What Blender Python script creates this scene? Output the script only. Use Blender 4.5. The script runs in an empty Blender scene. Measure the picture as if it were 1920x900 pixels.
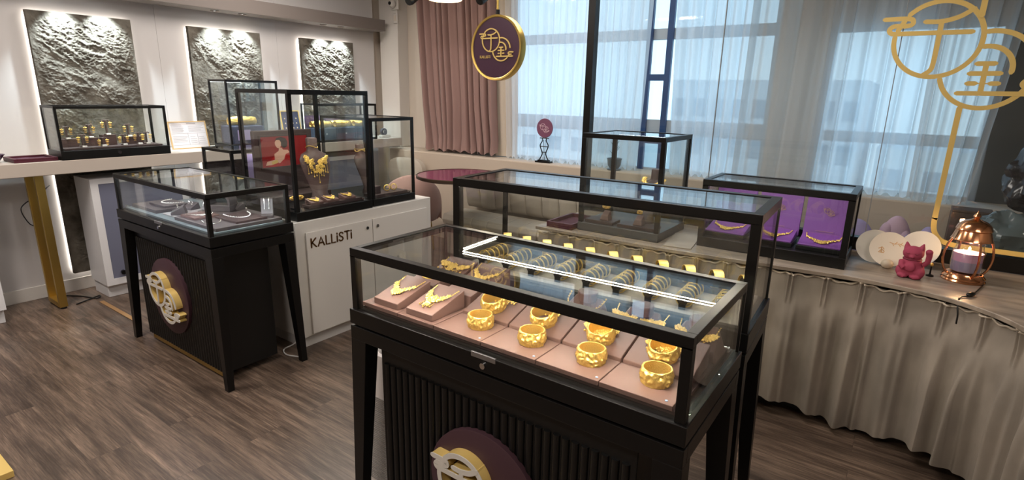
import bpy, math, random
from mathutils import Vector, Matrix, noise
random.seed(7)
C = bpy.context.scene.collection
SC = bpy.context.scene
PI = math.pi
R = math.radians

# ---------------------------------------------------------------- camera, world, lights, exposure
def setup_camera():
    yaw, pitch, roll, F = -0.616, 0.25724, 0.020008, 1042.17
    f = Vector((math.sin(yaw)*math.cos(pitch), math.cos(yaw)*math.cos(pitch), -math.sin(pitch)))
    r = Vector((math.cos(yaw), -math.sin(yaw), 0)); u = r.cross(f)
    r2 = r*math.cos(roll)+u*math.sin(roll); u2 = -r*math.sin(roll)+u*math.cos(roll)
    m = Matrix((r2, u2, -f)).transposed().to_4x4(); m.translation = (0, 0, 1.6)
    cam = bpy.data.cameras.new('camera'); o = bpy.data.objects.new('camera', cam); C.objects.link(o)
    o.matrix_world = m; cam.sensor_width = 36; cam.lens = F/1920*36; cam.clip_start = .02; cam.clip_end = 300
    SC.camera = o
setup_camera()
SC.view_settings.view_transform = 'Standard'
SC.view_settings.look = 'None'
SC.view_settings.gamma = 1
SC.view_settings.use_curve_mapping = False
SC.view_settings.exposure = 0.75
SC.cycles.max_bounces = 14
SC.cycles.transparent_max_bounces = 48
SC.cycles.diffuse_bounces = 4
SC.cycles.glossy_bounces = 5
SC.cycles.transmission_bounces = 8
SC.cycles.use_denoising = True
SC.cycles.sample_clamp_indirect = 4
SC.cycles.caustics_reflective = False
SC.cycles.caustics_refractive = False

w = bpy.data.worlds.new('world'); SC.world = w; w.use_nodes = True
nt = w.node_tree; bg = nt.nodes['Background']
tc = nt.nodes.new('ShaderNodeTexCoord'); sx = nt.nodes.new('ShaderNodeSeparateXYZ'); cr = nt.nodes.new('ShaderNodeValToRGB')
nt.links.new(tc.outputs['Generated'], sx.inputs[0]); nt.links.new(sx.outputs['Z'], cr.inputs[0]); nt.links.new(cr.outputs[0], bg.inputs[0])
cr.color_ramp.elements[0].position = 0.0; cr.color_ramp.elements[0].color = (.56, .78, .95, 1)
cr.color_ramp.elements[1].position = .6; cr.color_ramp.elements[1].color = (.36, .62, .92, 1)
bg.inputs[1].default_value = 1.4

def area_light(name, loc, target, sx_, sy_, power, col=(1, 1, 1), portal=False, spread=None):
    l = bpy.data.lights.new(name, 'AREA'); l.shape = 'RECTANGLE'; l.size = sx_; l.size_y = sy_; l.energy = power; l.color = col
    o = bpy.data.objects.new(name, l); C.objects.link(o); o.location = loc
    d = Vector(target)-Vector(loc); o.rotation_euler = d.to_track_quat('-Z', 'Y').to_euler()
    if portal: l.cycles.is_portal = True
    if spread: l.spread = spread
    return o
def spot(name, loc, target, power, ang, col=(1, 1, 1), blend=.6, size=.02):
    l = bpy.data.lights.new(name, 'SPOT'); l.energy = power; l.spot_size = R(ang); l.spot_blend = blend; l.color = col; l.shadow_soft_size = size
    o = bpy.data.objects.new(name, l); C.objects.link(o); o.location = loc
    d = Vector(target)-Vector(loc); o.rotation_euler = d.to_track_quat('-Z', 'Y').to_euler(); return o
WARM = (1, .90, .82)
for i, (x, y, p) in enumerate(((-3.9, 2.9, 30), (-1.2, 2.6, 17), (-3.6, .4, 36), (-1.0, -.6, 28), (1.3, 1.0, 14), (-2.2, 4.0, 7))):
    area_light('ceiling_lamp_light', (x, y, 2.84), (x, y, 0), 1.1, .28, p, WARM)
area_light('window_portal', (-2.1, 4.93, 1.85), (-2.1, 3, 1.85), 2.7, 1.8, 1, portal=True)
area_light('window_portal', (-.15, 4.93, 1.5), (-.15, 3, 1.5), 1.1, 1.3, 1, portal=True)

# ---------------------------------------------------------------- materials
MATS = {}
def mat(name, col, rough=.5, metal=0, spec=.5, emit=None, estr=0, coat=0):
    if name in MATS: return MATS[name]
    m = bpy.data.materials.new(name); m.use_nodes = True; b = m.node_tree.nodes['Principled BSDF']
    b.inputs['Base Color'].default_value = (*col, 1); b.inputs['Roughness'].default_value = rough; b.inputs['Metallic'].default_value = metal
    b.inputs['Specular IOR Level'].default_value = spec
    if coat: b.inputs['Coat Weight'].default_value = coat
    if emit: b.inputs['Emission Color'].default_value = (*emit, 1); b.inputs['Emission Strength'].default_value = estr
    MATS[name] = m; return m
def nodes(m):
    return m.node_tree, m.node_tree.nodes['Principled BSDF']
def add_noise_color(m, c1, c2, scale=5, detail=5, stretch=(1, 1, 1), lo=.35, hi=.65, coord='Object'):
    t, b = nodes(m); N = t.nodes.new; L = t.links.new
    tcn = N('ShaderNodeTexCoord'); mp = N('ShaderNodeMapping'); mp.inputs['Scale'].default_value = stretch
    nz = N('ShaderNodeTexNoise'); nz.inputs['Scale'].default_value = scale; nz.inputs['Detail'].default_value = detail
    rp = N('ShaderNodeValToRGB'); rp.color_ramp.elements[0].position = lo; rp.color_ramp.elements[0].color = (*c1, 1)
    rp.color_ramp.elements[1].position = hi; rp.color_ramp.elements[1].color = (*c2, 1)
    L(tcn.outputs[coord], mp.inputs[0]); L(mp.outputs[0], nz.inputs['Vector']); L(nz.outputs['Fac'], rp.inputs[0]); L(rp.outputs[0], b.inputs['Base Color'])
    return nz
def add_bump(m, scale=60, strength=.3, dist=.002, detail=3, stretch=(1, 1, 1), kind='noise'):
    t, b = nodes(m); N = t.nodes.new; L = t.links.new
    tcn = N('ShaderNodeTexCoord'); mp = N('ShaderNodeMapping'); mp.inputs['Scale'].default_value = stretch
    if kind == 'noise':
        nz = N('ShaderNodeTexNoise'); nz.inputs['Detail'].default_value = detail; out = nz.outputs['Fac']
    else:
        nz = N('ShaderNodeTexVoronoi'); out = nz.outputs['Distance']
    nz.inputs['Scale'].default_value = scale
    bp = N('ShaderNodeBump'); bp.inputs['Strength'].default_value = strength; bp.inputs['Distance'].default_value = dist
    L(tcn.outputs['Object'], mp.inputs[0]); L(mp.outputs[0], nz.inputs['Vector']); L(out, bp.inputs['Height']); L(bp.outputs[0], b.inputs['Normal'])

def glass_mat(name, tint=(1, 1, 1), f0=.05, rough=0.0):
    m = bpy.data.materials.new(name); m.use_nodes = True; t = m.node_tree; t.nodes.clear(); N = t.nodes.new; L = t.links.new
    out = N('ShaderNodeOutputMaterial'); mx = N('ShaderNodeMixShader'); tr = N('ShaderNodeBsdfTransparent'); gl = N('ShaderNodeBsdfGlossy')
    tr.inputs[0].default_value = (*tint, 1); gl.inputs['Roughness'].default_value = rough
    lw = N('ShaderNodeLayerWeight'); lw.inputs['Blend'].default_value = .5     # facing = 1 - cos
    pw = N('ShaderNodeMath'); pw.operation = 'POWER'; pw.inputs[1].default_value = 5
    ma = N('ShaderNodeMath'); ma.operation = 'MULTIPLY_ADD'; ma.inputs[1].default_value = 1-f0; ma.inputs[2].default_value = f0
    L(lw.outputs['Facing'], pw.inputs[0]); L(pw.outputs[0], ma.inputs[0]); L(ma.outputs[0], mx.inputs[0])
    L(tr.outputs[0], mx.inputs[1]); L(gl.outputs[0], mx.inputs[2]); L(mx.outputs[0], out.inputs[0])
    return m
GLASS = glass_mat('clear_glass', (.975, .99, .985), .055)
PGLASS = glass_mat('partition_glass', (.95, .97, .97), .035)

BLACK = mat('black_metal', (.0045, .0042, .0042), .34, 0, .32)
BLACKM = mat('black_matte', (.005, .005, .005), .36, 0, .42)
WHITE = mat('white_paint', (.62, .59, .55), .4)
WALLM = mat('gloss_white_panel', (.55, .53, .52), .22, 0, .5)
BEIGEW = mat('beige_wall', (.62, .55, .47), .6)
CEIL = mat('ceiling_paint', (.55, .52, .48), .8)
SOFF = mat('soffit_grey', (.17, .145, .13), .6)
CNT = mat('counter_cream', (.45, .395, .345), .45)
GOLDM = mat('brushed_gold', (.62, .43, .12), .35, 1.0)
GOLD = mat('yellow_gold', (1.0, .70, .20), .30, .82)
add_bump(GOLD, 230, .6, .0025, 3)
GOLDP = mat('gold_paint', (.80, .58, .19), .38, .35)
SILVER = mat('silver', (.85, .84, .82), .2, 1.0)
CHROME = mat('chrome', (.8, .8, .8), .12, 1.0)
PEARL = mat('pearl_white', (.82, .8, .78), .25)
BROWN = mat('brown_leatherette', (.16, .092, .082), .42)
BROWND = mat('dark_brown_leatherette', (.055, .033, .033), .45)
BROWNB = mat('brown_bust', (.085, .050, .047), .45)
GREYL = mat('grey_leatherette', (.085, .07, .072), .4)
GREYP = mat('pale_grey_suede', (.33, .31, .32), .7)
PURPLE = mat('purple_silk', (.21, .068, .31), .5)
PURPD = mat('plum_panel', (.055, .026, .034), .45, 0, .3)
PLUM = mat('plum_enamel', (.062, .02, .045), .32)
BURG = mat('burgundy_leather', (.065, .012, .022), .45, 0, .3)
PINK = mat('pink_velvet', (.50, .31, .27), .85); PINK.node_tree.nodes['Principled BSDF'].inputs['Sheen Weight'].default_value = .3
BEIGEF = mat('beige_upholstery', (.50, .42, .34), .8); add_bump(BEIGEF, 300, .2, .001)
GREYF = mat('sofa_cloth', (.42, .37, .31), .75)
NAVY = mat('navy_box', (.05, .06, .12), .4)
BLUEG = mat('blue_grey_door', (.16, .17, .24), .12)
WALN = mat('blue_window_frame', (.02, .07, .20), .4)
LED = mat('led_strip', (1, 1, 1), .5, emit=(1, .93, .84), estr=9)
LEDC = mat('case_led', (1, 1, 1), .5, emit=(1, .86, .66), estr=115)
LEDB = mat('case_led_gold', (1, 1, 1), .5, emit=(1, .86, .66), estr=200)
LEDA = mat('case_led_cool', (1, 1, 1), .5, emit=(.88, .94, 1), estr=95)
LEDW = mat('case_led_white', (1, 1, 1), .5, emit=(.92, .96, 1), estr=34)
PINKC = mat('pink_ceramic', (.34, .055, .10), .8, 0, .25)
COPPER = mat('copper', (.72, .34, .17), .18, 1.0)
PLATE = mat('cream_plate', (.66, .60, .52), .35)
PLUSH = mat('violet_plush', (.40, .34, .58), .9)
PLUSHP = mat('pink_plush', (.58, .40, .50), .9)
BLUEP = mat('blue_ribbon', (.03, .12, .5), .5)
BAG = mat('black_plastic', (.012, .013, .018), .16)
WRAP = mat('grey_plastic_wrap', (.10, .13, .14), .2)
CARD = mat('cardboard_brown', (.10, .07, .055), .7)
DARKW = mat('dark_glass_wall', (.075, .088, .095), .14)
PAPER = mat('paper', (.66, .65, .68), .7)
INK = mat('ink_grey', (.25, .24, .26), .7)
WOOD = mat('light_wood', (.55, .36, .16), .5)
REDP = mat('photo_red', (.30, .008, .012), .35)
REDD = mat('dress_red', (.45, .012, .015), .4)
SKIN = mat('printed_skin', (.75, .45, .34), .5)
HAIR = mat('printed_hair', (.012, .008, .008), .5)
CLAY = mat('blue_pot', (.05, .11, .16), .3)
LEAF = mat('leaf_green', (.05, .10, .05), .6)
CORD = mat('cream_cord', (.55, .47, .38), .7)
WAX = mat('candle_wax', (.55, .28, .42), .5); WAX.node_tree.nodes['Principled BSDF'].inputs['Subsurface Weight'].default_value = .0
WAXL = mat('candle_wax_lilac', (.30, .24, .36), .5)
TXT = mat('bronze_letter', (.16, .08, .03), .35, .8)
LOGOL = mat('emblem_face', (.62, .60, .55), .4)

# skirt linen, mauve curtain
LINEN = mat('linen_skirt', (.30, .26, .215), .9); add_noise_color(LINEN, (.245, .212, .178), (.335, .288, .24), 6, 6, (1, 1, .6)); add_bump(LINEN, 420, .25, .001)
MAUVE = mat('mauve_velvet', (.27, .165, .145), .8); MAUVE.node_tree.nodes['Principled BSDF'].inputs['Sheen Weight'].default_value = .25
# stone
STONE = mat('slate_stone', (.15, .135, .11), .75, 0, .3); add_noise_color(STONE, (.055, .046, .034), (.15, .135, .11), 8, 8)
add_bump(STONE, 38, .8, .010, 9)
# worktop
WORKT = mat('greywood_worktop', (.40, .33, .26), .35); add_noise_color(WORKT, (.22, .18, .145), (.36, .295, .235), 4, 6, (1, 6, 1))

def floor_mat():
    m = mat('vinyl_planks', (.1, .07, .05), .38); t, b = nodes(m); N = t.nodes.new; L = t.links.new
    tcn = N('ShaderNodeTexCoord')
    br = N('ShaderNodeTexBrick'); br.offset = .37; br.inputs['Scale'].default_value = 1
    br.inputs['Brick Width'].default_value = 1.15; br.inputs['Row Height'].default_value = .165; br.inputs['Mortar Size'].default_value = .0012
    br.inputs['Color1'].default_value = (.3, .3, .3, 1); br.inputs['Color2'].default_value = (.8, .8, .8, 1); br.inputs['Mortar'].default_value = (0, 0, 0, 1)
    L(tcn.outputs['Object'], br.inputs['Vector'])
    # grain shifted per plank
    ad = N('ShaderNodeVectorMath'); ad.operation = 'MULTIPLY_ADD'; ad.inputs[1].default_value = (3.1, 7.3, 5.7)
    L(br.outputs['Color'], ad.inputs[0]); L(tcn.outputs['Object'], ad.inputs[2])
    mp = N('ShaderNodeMapping'); mp.inputs['Scale'].default_value = (.75, 10, 1); L(ad.outputs[0], mp.inputs[0])
    n1 = N('ShaderNodeTexNoise'); n1.inputs['Scale'].default_value = 2.4; n1.inputs['Detail'].default_value = 9; n1.inputs['Roughness'].default_value = .68; n1.inputs['Distortion'].default_value = .35
    L(mp.outputs[0], n1.inputs['Vector'])
    rp = N('ShaderNodeValToRGB'); e = rp.color_ramp.elements
    e[0].position = .30; e[0].color = (.030, .019, .013, 1); e[1].position = .76; e[1].color = (.33, .235, .17, 1)
    x = e.new(.46); x.color = (.088, .060, .044, 1); x = e.new(.58); x.color = (.165, .116, .085, 1)
    mp3 = N('ShaderNodeMapping'); mp3.inputs['Scale'].default_value = (2.2, 62, 1); L(ad.outputs[0], mp3.inputs[0])
    n3 = N('ShaderNodeTexNoise'); n3.inputs['Scale'].default_value = 3; n3.inputs['Detail'].default_value = 6; n3.inputs['Roughness'].default_value = .7; L(mp3.outputs[0], n3.inputs['Vector'])
    mi = N('ShaderNodeMath'); mi.operation = 'MULTIPLY_ADD'; mi.inputs[1].default_value = .55; L(n3.outputs['Fac'], mi.inputs[0])
    ms = N('ShaderNodeMath'); ms.operation = 'MULTIPLY_ADD'; ms.inputs[1].default_value = .75; ms.inputs[2].default_value = -.15; L(n1.outputs['Fac'], ms.inputs[0]); L(ms.outputs[0], mi.inputs[2])
    L(mi.outputs[0], rp.inputs[0])
    mp2 = N('ShaderNodeMapping'); mp2.inputs['Scale'].default_value = (1.1, 3, 1); L(ad.outputs[0], mp2.inputs[0])
    n2 = N('ShaderNodeTexNoise'); n2.inputs['Scale'].default_value = 1.7; n2.inputs['Detail'].default_value = 4; L(mp2.outputs[0], n2.inputs['Vector'])
    mr = N('ShaderNodeMapRange'); mr.inputs[1].default_value = .3; mr.inputs[2].default_value = .7; mr.inputs[3].default_value = .70; mr.inputs[4].default_value = 1.48
    L(n2.outputs['Fac'], mr.inputs[0])
    mu = N('ShaderNodeMixRGB'); mu.blend_type = 'MULTIPLY'; mu.inputs[0].default_value = 1
    L(rp.outputs[0], mu.inputs[1]); L(mr.outputs[0], mu.inputs[2])
    mo = N('ShaderNodeMixRGB'); mo.blend_type = 'MULTIPLY'; mo.inputs[0].default_value = .35
    L(mu.outputs[0], mo.inputs[1]); L(br.outputs['Color'], mo.inputs[2])
    L(mo.outputs[0], b.inputs['Base Color'])
    bp = N('ShaderNodeBump'); bp.inputs['Strength'].default_value = .15; bp.inputs['Distance'].default_value = .002
    L(n1.outputs['Fac'], bp.inputs['Height']); L(bp.outputs[0], b.inputs['Normal'])
    return m
FLOORM = floor_mat()

def sheer_mat(name, col, tr):
    m = bpy.data.materials.new(name); m.use_nodes = True; t = m.node_tree; t.nodes.clear(); N = t.nodes.new; L = t.links.new
    out = N('ShaderNodeOutputMaterial'); a = N('ShaderNodeMixShader'); b = N('ShaderNodeMixShader')
    d = N('ShaderNodeBsdfDiffuse'); tl = N('ShaderNodeBsdfTranslucent'); tp = N('ShaderNodeBsdfTransparent')
    d.inputs[0].default_value = (*col, 1); tl.inputs[0].default_value = (*col, 1)
    a.inputs[0].default_value = .68; L(d.outputs[0], a.inputs[1]); L(tl.outputs[0], a.inputs[2])
    lw = N('ShaderNodeLayerWeight'); lw.inputs['Blend'].default_value = .5
    mr = N('ShaderNodeMapRange'); mr.inputs[1].default_value = 0; mr.inputs[2].default_value = 1; mr.inputs[3].default_value = tr; mr.inputs[4].default_value = 0.02
    L(lw.outputs['Facing'], mr.inputs[0]); L(mr.outputs[0], b.inputs[0])
    L(a.outputs[0], b.inputs[1]); L(tp.outputs[0], b.inputs[2]); L(b.outputs[0], out.inputs[0])
    return m
SHEER = sheer_mat('sheer_voile', (.88, .90, .92), .27)
SHEERD = sheer_mat('sheer_voile_dense', (.70, .67, .64), .28)

# ---------------------------------------------------------------- mesh builder
class MB:
    def __init__(s): s.v = []; s.f = []
    def add(s, vs, fs):
        n = len(s.v); s.v += [tuple(v) for v in vs]; s.f += [tuple(i+n for i in f) for f in fs]; return s
    def box(s, x0, x1, y0, y1, z0, z1, M=None):
        vs = [Vector((x, y, z)) for z in (z0, z1) for y in (y0, y1) for x in (x0, x1)]
        if M: vs = [M @ v for v in vs]
        return s.add(vs, [(0, 2, 3, 1), (4, 5, 7, 6), (0, 1, 5, 4), (2, 6, 7, 3), (0, 4, 6, 2), (1, 3, 7, 5)])
    def hexa(s, b, t):   # bottom 4 pts ccw, top 4 pts ccw
        return s.add(list(b)+list(t), [(3, 2, 1, 0), (4, 5, 6, 7), (0, 1, 5, 4), (1, 2, 6, 5), (2, 3, 7, 6), (3, 0, 4, 7)])
    def loft(s, rings, cap=True, close=True):
        n = len(rings[0]); vs = [p for r in rings for p in r]; fs = []
        for i in range(len(rings)-1):
            for j in range(n if close else n-1):
                k = (j+1) % n; fs.append((i*n+j, i*n+k, (i+1)*n+k, (i+1)*n+j))
        if cap:
            fs.append(tuple(reversed(range(n)))); fs.append(tuple((len(rings)-1)*n+j for j in range(n)))
        return s.add(vs, fs)
    def tube(s, path, r, n=8, closed=False, flat=None):
        P = [Vector(p) for p in path]; m = len(P); rings = []
        up = None
        for i, p in enumerate(P):
            if closed: t = P[(i+1) % m]-P[i-1]
            else: t = P[min(i+1, m-1)]-P[max(i-1, 0)]
            t.normalize()
            if up is None:
                up = Vector((0, 0, 1)) if abs(t.z) < .9 else Vector((1, 0, 0))
            a = t.cross(up)
            if a.length < 1e-6: a = t.orthogonal()
            a.normalize(); b = a.cross(t); b.normalize(); up = b
            rr = r[i] if isinstance(r, (list, tuple)) else r
            rings.append([p+(a*math.cos(q)+b*math.sin(q))*rr for q in [2*PI*k/n for k in range(n)]])
        if closed: rings.append(rings[0]); return s.loft(rings, cap=False)
        return s.loft(rings)
    def cyl(s, p0, p1, r0, r1=None, n=20):
        return s.tube([p0, p1], [r0, r0 if r1 is None else r1], n)
    def lathe(s, prof, n=32, c=(0, 0, 0), M=None, cap=False):
        rings = []
        for (r, z) in prof:
            ring = [Vector((r*math.cos(2*PI*k/n), r*math.sin(2*PI*k/n), z)) for k in range(n)]
            if M: ring = [M @ p for p in ring]
            rings.append([p+Vector(c) for p in ring])
        return s.loft(rings, cap=cap)
    def ball(s, c, rx, ry=None, rz=None, n=12, m=8, M=None):
        ry = rx if ry is None else ry; rz = rx if rz is None else rz
        vs = []; fs = []
        for i in range(1, m):
            th = PI*i/m
            for k in range(n):
                ph = 2*PI*k/n; vs.append(Vector((rx*math.sin(th)*math.cos(ph), ry*math.sin(th)*math.sin(ph), rz*math.cos(th))))
        vs += [Vector((0, 0, rz)), Vector((0, 0, -rz))]; a = len(vs)-2; b = a+1
        for i in range(m-2):
            for k in range(n):
                l = (k+1) % n; fs.append((i*n+k, (i+1)*n+k, (i+1)*n+l, i*n+l))
        for k in range(n):
            l = (k+1) % n; fs.append((a, k, l)); fs.append((b, (m-2)*n+l, (m-2)*n+k))
        vs = [(M @ v if M else v)+Vector(c) for v in vs]
        return s.add(vs, fs)
    def prism(s, poly, z0, z1, M=None):
        n = len(poly); vs = [Vector((x, y, z)) for z in (z0, z1) for (x, y) in poly]
        if M: vs = [M @ v for v in vs]
        return s.add(vs, [tuple(reversed(range(n))), tuple(range(n, 2*n))]+[(i, (i+1) % n, n+(i+1) % n, n+i) for i in range(n)])
    def grid(s, nu, nv, fn):
        vs = [fn(i/nu, j/nv) for j in range(nv+1) for i in range(nu+1)]
        return s.add(vs, [(j*(nu+1)+i, j*(nu+1)+i+1, (j+1)*(nu+1)+i+1, (j+1)*(nu+1)+i) for j in range(nv) for i in range(nu)])
    def build(s, name, m, parent=None, smooth=True, bevel=0, solid=0, ang=38, loc=None, rot=None):
        me = bpy.data.meshes.new(name); me.from_pydata(s.v, [], s.f); me.update()
        me.materials.append(m)
        if smooth:
            me.polygons.foreach_set('use_smooth', [True]*len(me.polygons)); me.set_sharp_from_angle(angle=R(ang))
        o = bpy.data.objects.new(name, me); C.objects.link(o)
        if parent: o.parent = parent
        if loc: o.location = loc
        if rot: o.rotation_euler = rot
        if solid:
            q = o.modifiers.new('solid', 'SOLIDIFY'); q.thickness = solid; q.offset = 0
        if bevel:
            q = o.modifiers.new('bevel', 'BEVEL'); q.width = bevel; q.segments = 2; q.limit_method = 'ANGLE'; q.angle_limit = R(40)
        return o
def tag(o, label, cat, group=None, kind=None):
    o['label'] = label; o['category'] = cat
    if group: o['group'] = group
    if kind: o['kind'] = kind
    return o
def thing(name, label, cat, loc=(0, 0, 0), rz=0, group=None):
    o = bpy.data.objects.new(name, None); o.empty_display_size = .05; C.objects.link(o); o.location = loc; o.rotation_euler = (0, 0, rz)
    return tag(o, label, cat, group)
def struct(name, mb, m, **k):
    o = mb.build(name, m, **k); o['kind'] = 'structure'; return o
def dup(o, parent=None):
    c = o.copy(); C.objects.link(c); c.parent = parent
    for ch in list(o.children): dup(ch, c)
    return c
def dupt(o, loc, label, rz=None, group=None, rot=None):
    c = dup(o); c.location = loc; c['label'] = label
    if rz is not None: c.rotation_euler = (0, 0, rz)
    if rot: c.rotation_euler = rot
    if group: c['group'] = group
    return c
def spline(P, n=8, closed=False):
    out = []; P = [Vector(p) for p in P]; m = len(P)
    rng = range(m) if closed else range(m-1)
    for i in rng:
        p1, p2 = P[i], P[(i+1) % m]
        p0 = P[i-1] if (i > 0 or closed) else p1*2-p2
        p3 = P[(i+2) % m] if (i+2 < m or closed) else p2*2-p1
        for k in range(n):
            t = k/n; out.append(.5*((2*p1)+(p2-p0)*t+(2*p0-5*p1+4*p2-p3)*t*t+(3*p1-p0-3*p2+p3)*t**3))
    if not closed: out.append(P[-1])
    return out

# ---------------------------------------------------------------- emblem (two interlaced rings round two characters)
def arc2(cx, cy, r, a0, a1, n=28):
    return [(cx+r*math.cos(R(a0+(a1-a0)*i/n)), cy+r*math.sin(R(a0+(a1-a0)*i/n))) for i in range(n+1)]
def spl2(P, n=6): return [(v.x, v.y) for v in spline([(x, y, 0) for x, y in P], n)]
EMBLEM = [
    arc2(-.104, .075, .172, 175, 497, 60),
    spl2([(-.329, .175), (-.231, .174), (-.212, .160), (-.218, .145), (-.246, .140)]),
    [(-.246, .165), (-.268, .120)],
    spl2([(-.258, .141), (-.289, .141), (-.304, .124), (-.290, .107), (-.250, .106)])+[(.023, .105)],
    spl2([(-.162, .157), (-.100, .156), (-.037, .173), (.012, .205)]),
    spl2([(-.100, .156), (-.100, .05), (-.102, -.04), (-.110, -.068), (-.135, -.090)]),
    arc2(.104, -.067, .172, 194, 333, 30),
    arc2(.104, -.067, .172, 98, 8, 24),
    arc2(.094, -.062, .101, 100, -8, 20),
    [(.066, -.038), (.131, -.038)], [(.100, -.038), (.100, -.171)], [(.046, -.082), (.157, -.082)],
    [(.045, -.127), (.073, -.127)], [(.130, -.127), (.157, -.127)], [(.013, -.172), (.325, -.172)],
    spl2([(.335, -.112), (.266, -.110), (.244, -.126), (.256, -.142), (.300, -.143)]),
]
def stroke(mb, P, w, y0, y1, M=None):
    """flat ribbon of width w along 2-D path P standing in the XZ plane between depths y0 (front) and y1, rounded ends"""
    P = [Vector((x, y)) for x, y in P]; n = len(P); L = []; Rr = []
    for i, p in enumerate(P):
        t = (P[min(i+1, n-1)]-P[max(i-1, 0)]).normalized(); nn = Vector((-t.y, t.x))*w/2
        L.append(p+nn); Rr.append(p-nn)
    t0 = (P[1]-P[0]).normalized(); t1 = (P[-1]-P[-2]).normalized()
    rings = []
    pr = [(l, r_) for l, r_ in zip(L, Rr)]
    rows = []
    # end roundness: shorter outer rows
    rows.append((P[0]-t0*w*.5+Vector((-t0.y, t0.x))*w*.2, P[0]-t0*w*.5-Vector((-t0.y, t0.x))*w*.2))
    rows += pr
    rows.append((P[-1]+t1*w*.5+Vector((-t1.y, t1.x))*w*.2, P[-1]+t1*w*.5-Vector((-t1.y, t1.x))*w*.2))
    for l, r_ in rows:
        q = [Vector((l.x, y0, l.y)), Vector((r_.x, y0, r_.y)), Vector((r_.x, y1, r_.y)), Vector((l.x, y1, l.y))]
        if M: q = [M @ v for v in q]
        rings.append(q)
    mb.loft(rings)
def emblem(mb, scale, w, y0, y1, c=(0, 0, 0), M=None, thin=True):
    T = Matrix.Translation(c)
    if M: T = T @ M
    for i, s in enumerate(EMBLEM):
        e = i*.00016
        stroke(mb, [(x*scale, y*scale) for x, y in s], w, y0-e, y1-e*.5, T)
    if thin: stroke(mb, [(.073*scale, -.127*scale), (.130*scale, -.127*scale)], w*.25, y0, y1, T)
    return mb

# glyphs for small lettering, unit height, drawn as strokes
GL = {'K': ([[(0, 0), (0, 1)], [(.6, 1), (0, .45)], [(.12, .56), (.62, 0)]], .62), 'A': ([[(0, 0), (.4, 1), (.8, 0)], [(.15, .33), (.65, .33)]], .8),
      'L': ([[(0, 1), (0, 0), (.5, 0)]], .5), 'i': ([[(0, 0), (0, .68)], [(0, .9), (0, 1.0)]], .02), 'T': ([[(0, 1), (.66, 1)], [(.33, 1), (.33, 0)]], .66),
      'S': ([[(.52, .86), (.4, .98), (.2, 1), (.05, .86), (.08, .66), (.28, .52), (.48, .38), (.52, .16), (.36, 0), (.14, 0), (0, .14)]], .55)}
def lettering(mb, text, h, w, y0, y1, M):
    x = 0
    for ch in text:
        st, adv = GL[ch]
        for s in st:
            stroke(mb, [(x+p[0]*h, p[1]*h) for p in s], w, y0, y1, M)
        x += adv*h+.27*h
    return x

# ================================================================ THE ROOM
XL, YW, XR, YF, ZC = -5.36, 4.86, 2.4, -2.6, 2.9
struct('floor', MB().box(XL-.1, XR+.1, YF-.1, YW+.3, -.05, 0), FLOORM, smooth=False)
struct('ceiling', MB().box(XL-.1, XR+.1, YF-.1, YW+.3, ZC, ZC+.08), CEIL, smooth=False)
struct('wall_left', MB().box(XL-.12, XL, YF, YW+.2, 0, ZC), BEIGEW, smooth=False)
# glossy white panelling: three boards with thin seams
mb = MB()
for a, b in ((-1.2, .62), (.6206, 2.28), (2.2806, 3.38), (3.3806, 4.62)): mb.box(XL, XL+.06, a, b, 0, 2.9)
struct('trim_1', mb, WALLM, smooth=False, bevel=.002)
struct('baseboard_left', MB().box(XL+.06, XL+.075, -1.2, 4.62, 0, .10), WHITE, smooth=False, bevel=.002)
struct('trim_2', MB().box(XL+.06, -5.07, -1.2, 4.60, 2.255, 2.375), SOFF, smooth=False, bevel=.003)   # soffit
# window wall with two openings
mb = MB()
mb.box(XL-.1, -3.50, YW, YW+.12, 0, ZC); mb.box(-3.50, .40, YW, YW+.12, 0, .93); mb.box(-3.50, .40, YW, YW+.12, 2.72, ZC)
mb.box(-.97, -.62, YW, YW+.12, .93, 2.72); mb.box(-.62, .40, YW, YW+.12, 2.12, 2.72)
struct('wall_window', mb, BEIGEW, smooth=False)
struct('trim_3', MB().box(-5.28, -4.98, 4.70, YW, .96, ZC), WHITE, smooth=False, bevel=.004)      # boxed pier in the corner
struct('wall_dark', MB().box(.40, XR+.1, YW-.02, YW+.12, 0, ZC), DARKW, smooth=False)
struct('wall_right', MB().box(XR, XR+.1, YF, YW, 0, ZC), BEIGEW, smooth=False)
struct('wall_front', MB().box(XL-.1, XR+.1, YF-.1, YF, 0, ZC), BEIGEW, smooth=False)
struct('trim_4', MB().box(-5.0, .62, 4.53, YW, 0, .955), BEIGEF, smooth=False, bevel=.012)        # upholstered sill box

def window(name, x0, x1, z0, z1, vs, hs, m, ww=.045):
    t = bpy.data.objects.new(name, None); C.objects.link(t); t.location = (x0, 4.90, z0); t['kind'] = 'structure'
    f = MB(); W, H = x1-x0, z1-z0
    f.box(0, W, 0, .05, 0, .04); f.box(0, W, 0, .05, H-.04, H); f.box(0, .04, 0, .05, .04, H-.04); f.box(W-.04, W, 0, .05, .04, H-.04)
    for h, t_ in hs: f.box(.04, W-.04, 0, .05, h-z0, h-z0+t_)
    f.build('window_frame', m, t, smooth=False)
    MB().box(.04, W-.04, .022, .028, .04, H-.04).build('window_pane', GLASS, t, smooth=False)
    return t
wf = mat('window_alu', (.55, .62, .68), .4)
w1 = window('window_1', -3.50, -.97, .93, 2.72, [], [(1.27, .13), (2.08, .09)], wf)
mb = MB()
for x in (-2.045, -1.86): mb.box(x, x+.05, -.03, .0, 0, 1.79)
w1b = MB()
f = MB()
for x in (-2.045, -1.86): f.box(x+3.5, x+3.55, -.035, -.002, .02, 1.77)
for z in (1.19, 1.735, 2.42): f.box(-1.995+3.5, -1.86+3.5, -.035, -.002, z-.93, z-.93+.055)
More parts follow.
